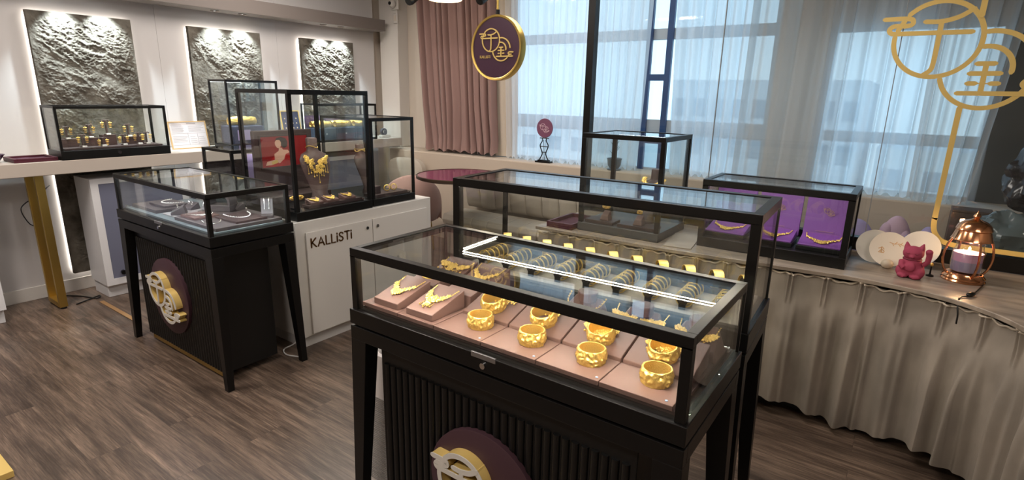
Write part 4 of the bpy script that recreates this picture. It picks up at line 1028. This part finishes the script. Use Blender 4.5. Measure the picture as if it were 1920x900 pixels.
# ---- counter A, silver
cloth_board(A, 1.06, .40, mat('teal_case_floor', (.16, .20, .22), .3))
def tray(label, x0, x1, y0, y1, z, h, m, rz=0, group=None):
    t = thing('display_tray', label, 'display tray', ((x0+x1)/2, (y0+y1)/2, z), rz, group); X, Y = (x1-x0)/2, (y1-y0)/2
    MB().box(-X, X, -Y, Y, 0, h).build('board', m, t, bevel=.0015, smooth=False); return t
tray('grey tray at the left of the silver counter', -3.90, -3.57, 1.40, 1.62, Z0, .02, GREYL)
tray('dark brown tray with silver necklaces at the right end of the silver counter', -3.33, -2.875, 1.395, 1.775, Z0, .018, GREYL)
tray('pale suede mat between the two trays of the silver counter', -3.54, -3.35, 1.42, 1.74, Z0, .005, GREYP)
for lab, x0, x1, y0, y1, z, m in (('dark pad with a looped pearl necklace, left in the silver counter', -3.80, -3.60, 1.46, 1.60, Z0+.0205, GREYL), ('dark pad with a pearl necklace at the front right of the silver counter', -3.13, -2.90, 1.52, 1.70, Z0+.0185, BROWND),
        ('dark pad with thin silver chains at the near corner of the silver counter', -3.31, -3.15, 1.42, 1.56, Z0+.0185, BROWN)):
    tray(lab, x0, x1, y0, y1, z, .012, m)
zz = Z0+.0345
TM = Matrix.Translation
necklace('looped pearl necklace on the left pad of the silver counter', TM((-3.70, 1.53, zz)), .15, .10, 'line', PEARL, 3, name='pearl_necklace', beadr=.0026)
necklace('pearl necklace on the right pad of the silver counter', TM((-3.015, 1.61, zz-.002)) @ Matrix.Rotation(R(80), 4, 'Z'), .13, .16, 'line', PEARL, 4, name='pearl_necklace', beadr=.003)
necklace('fine silver necklace at the near corner of the silver counter', TM((-3.23, 1.49, zz-.002)) @ Matrix.Rotation(R(100), 4, 'Z'), .10, .13, 'drops', SILVER, 5, name='silver_necklace')
necklace('fine silver necklace with pendant beside the near tray edge', TM((-3.02, 1.455, Z0+.0205)) @ Matrix.Rotation(R(70), 4, 'Z'), .09, .13, 'pendant', SILVER, 6, name='silver_necklace')
def ring_box(label, x, y, z, rz, m=GREYL, s=1.0, jm=SILVER, lp='silver_rings'):
    t = thing('ring_stand', label, 'display stand', (x, y, z), rz); k = s
    MB().hexa([(-.03*k, -.03*k, 0), (.03*k, -.03*k, 0), (.03*k, .03*k, 0), (-.03*k, .03*k, 0)], [(-.03*k, -.03*k, .012*k), (.03*k, -.03*k, .012*k), (.03*k, .02*k, .038*k), (-.03*k, .02*k, .038*k)]).build('block', m, t, bevel=.003)
    r_ = thing('ring_set', 'rings set on the '+label, 'rings', (x, y, z), rz); mb = MB()
    for a in (-.012*k, .012*k): mb.lathe([(.0065, -.0012), (.0085, 0), (.0065, .0012), (.0065, -.0012)], 20, (a, -.004*k, .0335*k), Matrix.Rotation(R(90), 4, 'X') ); mb.ball((a, -.004*k, .0335*k+.0095), .0035, n=8, m=6)
    mb.build('bands', jm, r_); return t
ring_box('dark ring block in the middle of the silver counter', -3.53, 1.585, Z0+.0055, R(15), GREYL, 1.15)
ring_box('dark ring block at the front middle of the silver counter', -3.445, 1.475, Z0+.0055, R(-30), GREYL, 1.35)
ring_box('small dark ring block behind the pearl necklace on the right tray', -3.26, 1.725, Z0+.0185, R(10), GREYL, 1.1)
def ramp(label, x, y, z, rz, s=1.0, jm=SILVER, m=GREYL, jl='silver bracelets'):
    t = thing('bracelet_ramp', label, 'display stand', (x, y, z), rz); X = .028*s
    P = [(-.04, .0), (-.04, .012), (-.01, .014), (.0, .03), (.006, .06), (.020, .085), (.034, .088), (.028, .070), (.022, .04), (.03, .012), (.04, .01), (.04, 0)]
    mb = MB(); n = len(P); vs = [Vector((sx_*X, p[0]*s, p[1]*s)) for sx_ in (-1, 1) for p in P]
    mb.add(vs, [tuple(range(n)), tuple(reversed(range(n, 2*n)))]+[((i+1) % n, i, n+i, n+(i+1) % n) for i in range(n)]); mb.build('ramp', m, t, bevel=.002)
    j = thing('bracelet_pair', 'two '+jl+' on the '+label, 'bracelet', (x, y, z), rz); mb = MB()
    for a in (-.011*s, .011*s): mb.tube([(a, .026*s, .090*s), (a, .012*s, .084*s), (a, .0, .062*s), (a, -.008*s, .038*s)], [.0022*s, .003*s, .003*s, .002*s], 8)
    mb.build('links', jm, j); return t
ramp('curved dark bracelet ramp in the middle of the silver counter', -3.385, 1.60, Z0+.0055, R(20), .95)
ramp('upright dark earring ramp, back right of silver counter', -2.955, 1.735, Z0+.0185, R(55), 1.15, jl='silver ear hooks')
t = thing('collar_form', 'large curved dark collar form in the silver counter with white choker', 'display form', (-3.30, 1.655, Z0+.0185), R(30))
mb = MB(); rings = []
for i in range(25):
    a = R(-20+220*i/24); rings.append([Vector((.075*math.cos(a), yy, .055+.05*math.sin(a)*1.3 if math.sin(a) > -.2 else .055-.05)) + Vector((0, 0, 0)) for yy in (-.04, .04)]+[Vector((.062*math.cos(a), yy, .055+.04*math.sin(a)*1.3)) for yy in (.04, -.04)])
mb.loft(rings); mb.build('arch', GREYL, t, ang=60); MB().box(-.075, .075, -.045, .045, 0, .038).build('base', GREYL, t, bevel=.002)
# ---- case H, earrings
HX = -4.935
tray('brown stepped tray in the leftmost wall case', -5.045, -4.828, 1.375, 2.01, 1.152, .014, BROWND)
hz = 1.1665
blocks = (((-5.01, -4.94), (1.385, 1.50), .055, 'leftmost block'), ((-5.01, -4.95), (1.545, 1.625), .058, 'second block'), ((-5.01, -4.94), (1.652, 1.742), .075, 'tall middle block'), ((-5.01, -4.95), (1.80, 1.93), .055, 'wide right block'))
for (xa, ya, h, lab) in blocks:
    t = thing('display_block', 'dark brown display block in the earring case, '+lab, 'display block', ((xa[0]+xa[1])/2, (ya[0]+ya[1])/2, hz)); MB().box(-(xa[1]-xa[0])/2, (xa[1]-xa[0])/2, -(ya[1]-ya[0])/2, (ya[1]-ya[0])/2, 0, h).build('block', BROWND, t, bevel=.0015, smooth=False)
def ear_T(label, x, y, z, h):
    t = thing('earring_stand', label, 'display stand', (x, y, z)); w_ = .024
    MB().lathe([(0, 0), (.02, 0), (.02, .006), (.006, .008), (.006, .010), (0, .010)], 20).build('foot', BROWND, t)
    mb = MB(); mb.box(-.006, .006, -.005, .005, .010, h); mb.tube([(0, -w_, h-.004), (0, -w_*.6, h+.003), (0, 0, h), (0, w_*.6, h+.003), (0, w_, h-.004)], .0045, 8); mb.build('yoke', BROWND, t)
    e = thing('gold_earrings', 'gold earrings on the '+label, 'earrings', (x, y, z)); mb = MB()
    for s_ in (-1, 1):
        mb.tube([(.005, s_*w_, h-.004), (.0065, s_*w_, h-.016)], .0012, 5)
        for q in range(4): petals(mb, (.007, s_*(w_+.002), h-.016-.012*q), .0118-.0013*q, q, 5)
    mb.build('drops', GOLD, e)
    c = tag(MB().box(-.006, .006, -.014, .014, 0, .012).build('price_tag', mat('tag_white', (.75, .74, .72), .5), bevel=.002), 'white tag by the '+label, 'price tag'); c.location = (x+.027, y, z)
for (lab, x, y, z, h) in (('tallest earring stand, on the middle block', -4.965, 1.693, hz+.0755, .105), ('earring stand on the leftmost block', -4.965, 1.440, hz+.0555, .085), ('earring stand on the second block', -4.967, 1.582, hz+.0585, .09), ('earring stand on the wide right block, left side', -4.965, 1.835, hz+.0555, .09),
        ('low earring stand left front of the earring case', -4.885, 1.505, hz, .085), ('low bare-looking earring stand in front of the middle block', -4.880, 1.628, hz, .06), ('low earring stand in front of the wide right block', -4.885, 1.765, hz, .075), ('front earring stand right of the centre in the earring case', -4.885, 1.868, hz, .085), ('rightmost earring stand in the earring case', -4.900, 1.93, hz, .085)):
    ear_T(lab, x, y, z, h)
# ---- things on the wall counter
t = thing('jewelry_tray', 'burgundy leather jewelry tray on the left end of the wall counter', 'tray', (-4.95, 1.215, 1.0885), R(0))
mb = MB(); mb.box(-.12, .12, -.125, .115, 0, .012)
for bx in ((-.12, .12, -.125, -.105), (-.12, .12, .095, .115), (-.12, -.10, -.105, .095), (.10, .12, -.105, .095)): mb.box(*bx, .012, .026)
mb.build('frame', BURG, t, bevel=.002, smooth=False); MB().box(-.098, .098, -.103, .093, .0122, .014).build('velvet_bed', mat('plum_velvet', (.06, .01, .03), .9), t)
t = thing('purple_bowl', 'dark purple fluted bowl cut off at the left edge on the wall counter', 'bowl', (-4.96, 1.005, 1.0885))
MB().lathe([(0, 0), (.035, 0), (.04, .006), (.07, .05), (.075, .054), (.068, .052), (.035, .012), (0, .010)], 40).build('bowl', mat('dark_purple_glaze', (.035, .008, .04), .25), t)
def sign_frame(label, x, y0, y1, z, h, lean, fm, pm, text):
    t = thing('framed_notice', label, 'notice', (x, (y0+y1)/2, z)); t.rotation_euler = (0, R(-lean), 0); Y = (y1-y0)/2
    mb = MB(); b = .008
    mb.box(-.006, .006, -Y, Y, 0, b); mb.box(-.006, .006, -Y, Y, h-b, h); mb.box(-.006, .006, -Y, -Y+b, b, h-b); mb.box(-.006, .006, Y-b, Y, b, h-b); mb.build('frame', fm, t, smooth=False)
    s = MB().box(-.004, .002, -Y+b, Y-b, b, h-b).build('sheet', pm, t, smooth=False)
    mb = MB(); rr = random.Random(3)
    if text == 'lines':
        for (ya, yb, za, zb, n) in ((-.85, -.15, .62, .92, 7), (.02, .85, .62, .86, 6), (-.85, -.05, .25, .5, 5), (.05, .4, .2, .5, 4), (.5, .9, .2, .5, 4)):
            for k in range(n): z_ = h*(za+(zb-za)*k/n); mb.box(.002, .0026, Y*ya, Y*(ya+(yb-ya)*rr.uniform(.75, 1)), z_, z_+h*.008)
        mb.box(.002, .0026, -.04*Y, .45*Y, h*.9, h*.925)
        for z_ in (.56, .14): mb.box(.002, .0026, -Y*.9, Y*.9, h*z_, h*z_+.0012)
        for y_ in (-.05, .45): mb.box(.002, .0026, Y*y_, Y*y_+.0012, h*.14, h*.56)
        mb.build('print', INK, s, smooth=False)
    else:
        for q in range(4):
            for k in range(5): mb.ball((.003, Y*(-.6+.4*q), h*(.15+.15*k)), .001, .007, .008, 8, 5)
        mb.build('print', mat('print_gold', (.7, .55, .35), .5), s)
sign_frame('white printed notice in a light wooden frame right of the earring case', -5.07, 2.185, 2.495, 1.0885, .232, 10, WOOD, PAPER, 'lines')
sign_frame('dark blue card of gold pieces in a gold frame, between the two tall cases', -5.07, 3.232, 3.44, 1.0885, .31, 10, GOLDP, NAVY, 'dots')
# gold quilted piece on a blue box in case I
t = thing('navy_gift_box', 'navy box with lilac card in the tall case by the middle slate panel', 'box', (-4.94, 2.755, 1.1245))
MB().box(-.10, .10, -.16, .13, 0, .15).build('carton', NAVY, t, bevel=.002); MB().box(.101, .104, -.12, .0, .03, .12).build('lilac_card', mat('lilac_card', (.42, .36, .62), .5), t)
t = thing('gold_cushion_cuff', 'thick woven gold cuff lying on the navy box', 'bangle', (-4.94, 2.74, 1.275))
mb = wide_bangle_mesh(.036, .24, .006, .006, 4, 60); o = mb.build('band', GOLD, t, ang=60); o.rotation_euler = (R(90), 0, 0); o.location = (0, 0, .042)
# case K boxes
for i, (y, lab) in enumerate(((3.56, 'left'), (3.80, 'middle'), (4.04, 'right'))):
    t = thing('blue_gift_box', lab+' blue-grey box in the glass case at the far right of the wall', 'box', (-4.93, y, 1.1105), 0, 'blue-grey boxes in the right wall case')
    MB().box(-.09, .09, -.113, .113, 0, .115).build('carton', mat('blue_grey_box', (.055, .085, .14), .35), t, bevel=.003)
    MB().hexa([(-.09, -.113, .116), (-.082, -.113, .116), (-.082, .113, .116), (-.09, .113, .116)], [(-.105, -.113, .235), (-.097, -.113, .235), (-.097, .113, .235), (-.105, .113, .235)]).build('open_lid', mat('lid_violet', (.09, .045, .13), .5), t, bevel=.001)
    MB().box(.0905, .0915, -.008, .008, .05, .066).build('badge', PAPER, t)
    for k in range(2):
        b = thing('gold_cuff', ('front' if k == 0 else 'back')+' gold cuff lying on the '+lab+' blue-grey box', 'bangle', (-4.905-.07*k, y, 1.2285))
        o = wide_bangle_mesh(.030, .17, .004, .005, i*2+k+20, 48).build('band', GOLD, b, ang=60); o.rotation_euler = (R(90), 0, 0); o.location = (0, 0, .0335)
t = thing('tape_dispenser', 'small white dispenser with dark curved top at the right end of the wall counter', 'dispenser', (-4.93, 4.40, 1.0885))
MB().box(-.03, .03, -.06, .07, 0, .03).build('base', WHITE, t, bevel=.006); MB().lathe([(.02, -.015), (.04, -.015), (.04, .015), (.02, .015), (.02, -.015)], 28, (0, -.01, .065), Matrix.Rotation(R(90), 4, 'Y')).build('roll', mat('roll_dark', (.08, .08, .1), .3), t)
# ---- case F
FZ = .824+.0555
t = thing('photo_box', 'large dark brown open jewelry box with a red portrait photograph in its lid', 'jewelry box', (-3.40, 2.21, FZ))
MB().box(-.085, .12, -.225, .21, 0, .045).build('box_base', BROWND, t, bevel=.004)
lid = MB().box(-.10, -.065, -.225, .21, .047, .455).build('lid', BROWND, t, bevel=.006)
mb = MB()
for bx in ((-.19, .175, .205, .215), (-.19, .175, .415, .425), (-.19, -.18, .215, .415), (.165, .175, .215, .415)): mb.box(-.065, -.058, *bx)
mb.build('inner_frame', BROWND, lid, smooth=False)
ph = MB().box(-.065, -.062, -.18, .165, .215, .415).build('photograph', REDP, lid, smooth=False)
MYZ = lambda x: Matrix(((0, 0, 1, x), (1, 0, 0, 0), (0, 1, 0, 0), (0, 0, 0, 1)))
def flat(name, P, x, m): MB().prism([(p[0], p[1]) for p in P], 0, .0006, MYZ(x)).build(name, m, ph, smooth=False)
flat('dress', [(-0.139, .216), (0.057, .216), (0.063, .26), (0.023, .30), (-0.033, .312), (-0.083, .30), (-0.111, .265)], -.0618, REDD)
flat('shoulder', [(-0.089, .262), (-0.055, .235), (-0.021, .262), (-0.005, .295), (0.023, .305), (0.012, .322), (-0.021, .325), (-0.035, .34), (-0.051, .34), (-0.057, .318), (-0.089, .300)], -.0611, SKIN)
flat('arm', [(-0.156, .228), (-0.111, .228), (-0.016, .262), (-0.033, .282), (-0.089, .262), (-0.145, .252)], -.0607, SKIN)
flat('hair', [(-0.077, .385), (-0.066, .405), (-0.033, .410), (0.001, .400), (0.014, .375), (0.007, .345), (-0.016, .335), (-0.033, .35), (-0.055, .385)], -.0604, HAIR)
flat('face', [(-0.080, .378), (-0.068, .392), (-0.046, .392), (-0.035, .375), (-0.037, .350), (-0.051, .336), (-0.064, .338), (-0.075, .352), (-0.079, .362)], -.0601, SKIN)
flat('gold_cuff', [(-0.111, .230), (-0.066, .240), (-0.071, .262), (-0.113, .250)], -.0599, GOLDP)
def bust(label, x, y, z, s, rz, m=BROWNB, lean=0):
    t = thing('necklace_bust', label, 'display bust', (x, y, z), rz); mb = MB(); rings = []
    for (zz_, wx, wy, off) in ((0, .055, .05, .02), (.012, .055, .05, .02), (.05, .045, .020, .01), (.12, .065, .018, .0), (.19, .085, .022, -.015), (.235, .088, .026, -.030), (.262, .070, .030, -.042), (.276, .036, .030, -.050), (.29, .030, .029, -.052), (.345, .031, .030, -.056), (.350, .026, .026, -.056)):
        rings.append([Vector((s*wx*math.cos(a), s*(-off+wy*math.sin(a)), s*zz_)) for a in [2*PI*k/32 for k in range(32)]])
    mb.loft(rings); mb.build('bust_form', m, t, ang=80); return t
bust('brown neck bust wearing a large gold bib necklace in the tall case', -3.19, 2.255, FZ, 1.18, R(80))
# bib necklace hugging the bust
t = thing('gold_bib_necklace', 'large gold flower bib necklace with hanging drops on the bust in the tall case', 'necklace', (-3.19, 2.255, FZ), R(80))
rr = random.Random(11); mb = MB(); s = 1.18
def bsurf(x, z):   # front of the bust in local coords (front is -y)
    zs = z/s; tab = [(.12, .065, .018, .0), (.19, .085, .022, -.015), (.235, .088, .026, -.030), (.262, .070, .030, -.042), (.29, .03, .029, -.052)]
    for (a, b) in zip(tab, tab[1:]):
        if a[0] <= zs <= b[0]:
            k = (zs-a[0])/(b[0]-a[0]); wx, wy, off = [a[q]+(b[q]-a[q])*k for q in (1, 2, 3)]; break
    else: wx, wy, off = (.06, .018, 0) if zs < .12 else (.03, .029, -.05)
    u = max(-1, min(1, x/s/wx)); return s*(-off-wy*math.sqrt(1-u*u))
for k in range(58):
    a = rr.uniform(-1, 1); x = a*.075; zt_ = .300-.028*(1-a*a)-.0; z = zt_-rr.uniform(0, 1)*(.085*(1-abs(a)**1.6)+.012)
    c = Vector((x, bsurf(x, z)-.006, z)); r_ = rr.uniform(.009, .014)
    for q in range(5):
        b = 2*PI*q/5+k; mb.ball((c.x+.6*r_*math.cos(b), c.y, c.z+.6*r_*math.sin(b)), r_*.5, r_*.3, r_*.4, 8, 5)
    mb.ball((c.x, c.y-.003, c.z), r_*.3, n=8, m=5)
mb.build('flowers', GOLD, t)
mb = MB()
for k in range(9):
    x = (k-4)*.0165; zt_ = .20+abs(k-4)*.010; l = (.05, .035)[k % 2]+(.02 if k == 4 else 0)
    mb.tube([(x, bsurf(x, zt_)-.005, zt_), (x, bsurf(x, zt_-l)-.004, zt_-l)], .0013, 5); mb.ball((x, bsurf(x, zt_-l)-.005, zt_-l-.004), .005, .004, .006, 8, 6)
mb.build('drops', GOLD, t)
mb = MB(); mb.tube([(.0385*math.cos(a), .066+.0385*math.sin(a), .355+.008*math.sin(a*2)) for a in [2*PI*i/28 for i in range(28)]], .0025, 6, closed=True); mb.build('neck_chain', GOLD, t)
tray('long dark brown tray with three wedge pads in the tall case', -3.075, -2.995, 2.04, 2.455, FZ, .02, BROWND)
for i, (y, lab) in enumerate(((2.105, 'left'), (2.225, 'middle'), (2.36, 'right'))):
    t = thing('display_pad', lab+' small brown wedge pad in the tall case', 'display pad', (-3.035, y, FZ+.0205), R(90))
    MB().hexa([(-.045, -.035, 0), (.045, -.035, 0), (.045, .035, 0), (-.045, .035, 0)], [(-.045, -.035, .014), (.045, -.035, .014), (.045, .035, .034), (-.045, .035, .034)]).build('pad', BROWN, t, bevel=.002, smooth=False)
    necklace('small gold flower pendant on the '+lab+' pad in the tall case', slope_M(-3.035, y, FZ+.0205, .035, .014, .034, R(90), .002), .06, .055, 'leaf', seed=20+i)
t = thing('flower_ring_stand', 'black stand with two gold flower rings, left front of the tall case', 'display stand', (-3.05, 1.99, FZ))
MB().box(-.03, .03, -.028, .032, 0, .01).box(-.006, .006, -.004, .004, .01, .05).build('stand', BLACKM, t); 
for k, yy in enumerate((-.022, .030)):
    g_ = thing('gold_flower_ring', ('left' if k == 0 else 'right')+' gold flower ring at the left front corner of the tall case', 'ring', (-3.05, 1.99+yy, FZ+.0505)); mb = MB()
    for q in range(26):
        th = rr.uniform(0, 2*PI); ph_ = rr.uniform(.2, PI-.2); petals(mb, (.014*math.sin(ph_)*math.cos(th), .014*math.sin(ph_)*math.sin(th), .020+.012*math.cos(ph_)), .008, q)
    mb.build('petals', GOLD, g_)
MB().box(-.004, .004, -.026, .034, .046, .050).build('crossbar', BLACKM, t)
# ---- case G
GZ = .824+.0505
bust('brown bust with gold chains in the smaller glass case', -3.22, 2.69, GZ, 1.0, R(100))
t = thing('gold_chain', 'gold chain and charm bracelet round the bust in the smaller case', 'necklace', (-3.22, 2.69, GZ), R(100)); mb = MB()
mb.tube([(.036*math.cos(a), .054+.036*math.sin(a), .305+.006*math.cos(a*3)) for a in [2*PI*i/26 for i in range(26)]], .0035, 6, closed=True); mb.tube([(.040*math.cos(a), .05+.040*math.sin(a), .318) for a in [2*PI*i/26 for i in range(26)]], .002, 6, closed=True); mb.build('links', GOLD, t)
tray('dark stepped tray at the front of the smaller glass case', -3.12, -2.995, 2.57, 2.88, GZ, .022, BROWND)
t = thing('display_block', 'dark block at the left of the smaller glass case tray', 'display block', (-3.07, 2.62, GZ+.0225)); MB().box(-.035, .035, -.035, .035, 0, .05).build('block', BROWND, t, bevel=.002)
for k, y in enumerate((2.735, 2.80)):
    t = thing('gold_ring_band', ('left' if k == 0 else 'right')+' gold band ring on the tray of the smaller case', 'ring', (-3.06, y, GZ+.0225)); o = wide_bangle_mesh(.021, .017, .004, .002, 40+k, 40).build('band', GOLD, t, ang=60); o.rotation_euler = (R(80), 0, R(50)); o.location = (0, 0, .0255)
# ---- case E on the window counter and things round it
E_ = thing('glass_display_case', 'square black framed glass case with a brown neck bust beside the black partition post', 'display case', (-1.34, 3.17, .8005))
case_parts(E_, .51, .44, 0, .05, .585, .026, lock=None, led='b', ledm=LEDW, basem=mat('case_base_grey', (.06, .058, .056), .4), inset=.002)
EZ = .8005+.0505
bust('dark brown neck bust in the square case by the window', -1.26, 3.23, EZ, .92, R(-10), BROWND)
t = thing('gold_flower_choker', 'bright gold flower choker round the neck bust in the square case', 'necklace', (-1.26, 3.23, EZ), R(-10)); mb = MB()
for k in range(26):
    a = PI+PI*k/25; petals(mb, (.066*math.cos(a), .040+.052*math.sin(a), .262-.030*abs(math.sin(a))), .015, k)
mb.build('flowers', GOLD, t)
tray('low dark tray at the front left in the square case', -1.565, -1.38, 2.98, 3.09, EZ, .018, BROWND); tray('low dark tray at the front right in the square case', -1.35, -1.12, 2.98, 3.09, EZ, .018, BROWND)
for (lab, x) in (('left gold flower ring on a dark stand in the square case', -1.45), ('right gold flower ring on a dark stand in the square case', -1.235)):
    t = thing('ring_stand', 'dark stand under the '+lab.split(' on')[0], 'display stand', (x, 3.035, EZ+.0185)); MB().hexa([(-.03, -.028, 0), (.03, -.028, 0), (.03, .028, 0), (-.03, .028, 0)], [(-.02, -.022, .03), (.02, -.022, .03), (.02, .02, .055), (-.02, .02, .055)]).build('block', BROWN, t, bevel=.003)
    g_ = thing('gold_flower_ring', lab, 'ring', (x, 3.033, EZ+.0185+.052)); mb = MB(); sc = 1.5 if x < -1.4 else 1
    for q in range(14): a = 2*PI*q/14; petals(mb, (.010*sc*math.cos(a), .004*math.sin(3*a), .022*sc+.010*sc*math.sin(a)), .0085*sc, q)
    mb.build('petals', GOLD, g_)
t = thing('jewelry_tray', 'open burgundy tray at the left end of the window counter', 'tray', (-1.70, 3.06, .8005), R(0)); mb = MB(); mb.box(-.09, .09, -.16, .16, 0, .01)
for bx in ((-.09, .09, -.16, -.145), (-.09, .09, .145, .16), (-.09, -.075, -.145, .145), (.075, .09, -.145, .145)): mb.box(*bx, .01, .035)
mb.build('frame', BURG, t, bevel=.002, smooth=False); MB().box(-.074, .074, -.144, .144, .0102, .012).build('velvet_bed', mat('plum_velvet', (.06, .01, .03), .9), t)
t = thing('leather_mat', 'flat grey-beige mat between the two window counter cases', 'mat', (-.985, 3.09, .8005), R(8)); MB().box(-.075, .075, -.17, .17, 0, .006).build('sheet', mat('mat_taupe', (.36, .31, .26), .6), t, bevel=.001)
# ---- case D with purple boxes
D_ = thing('glass_display_case', 'wide black framed glass case with open purple jewelry boxes on the curved counter', 'display case', (-.535, 3.225, .8005))
case_parts(D_, .72, .35, 0, .055, .372, .030, lock=None, led='f', ledm=LEDW)
DZ = .8005+.0555
for i, (x, lab) in enumerate(((-.77, 'leftmost'), (-.535, 'middle'), (-.30, 'rightmost'))):
    t = thing('purple_jewelry_box', lab+' open purple jewelry box in the case on the curved counter', 'jewelry box', (x, 3.23, DZ), 0, 'open purple jewelry boxes')
    MB().box(-.108, .108, -.125, .05, 0, .022).build('box_base', BLACKM, t, bevel=.002)
    MB().hexa([(-.102, -.119, .0222), (.102, -.119, .0222), (.102, .046, .0222), (-.102, .046, .0222)], [(-.102, -.119, .030), (.102, -.119, .030), (.102, .046, .062), (-.102, .046, .062)]).build('cushion', PURPLE, t, bevel=.002)
    l = MB().hexa([(-.108, .052, .03), (.108, .052, .03), (.108, .068, .03), (-.108, .068, .03)], [(-.108, .085, .275), (.108, .085, .275), (.108, .10, .275), (-.108, .10, .275)]).build('lid', PURPLE, t, bevel=.002, smooth=False)
    ml = Matrix.Translation((0, .0695, .155+.0)) @ Matrix.Rotation(R(-7.7), 4, 'X')
    mb = emblem(MB(), .085, .0022, -.0035, -.0008, (0, 0, 0), Matrix.Identity(4), thin=False); mb.v = [tuple(ml @ (Vector(v)+Vector((0, 0, .02)))) for v in mb.v]
    for (a, b, z) in ((-.05, .035, -.085), (-.075, .06, -.097)):
        k0 = len(mb.v); stroke(mb, [(a, z), (b, z)], .0016, -.0035, -.0008); mb.v[k0:] = [tuple(ml @ Vector(v)) for v in mb.v[k0:]]
    mb.build('gold_print', mat('print_gold_line', (.45, .24, .22), .5), l)
    necklace('gold leaf necklace in the '+lab+' purple box', Matrix.Translation((x, 3.195, DZ+.0485)) @ Matrix.Rotation(math.atan2(.032, .165), 4, 'X'), .165, .115, 'leaf', seed=30+i, beadr=.003)
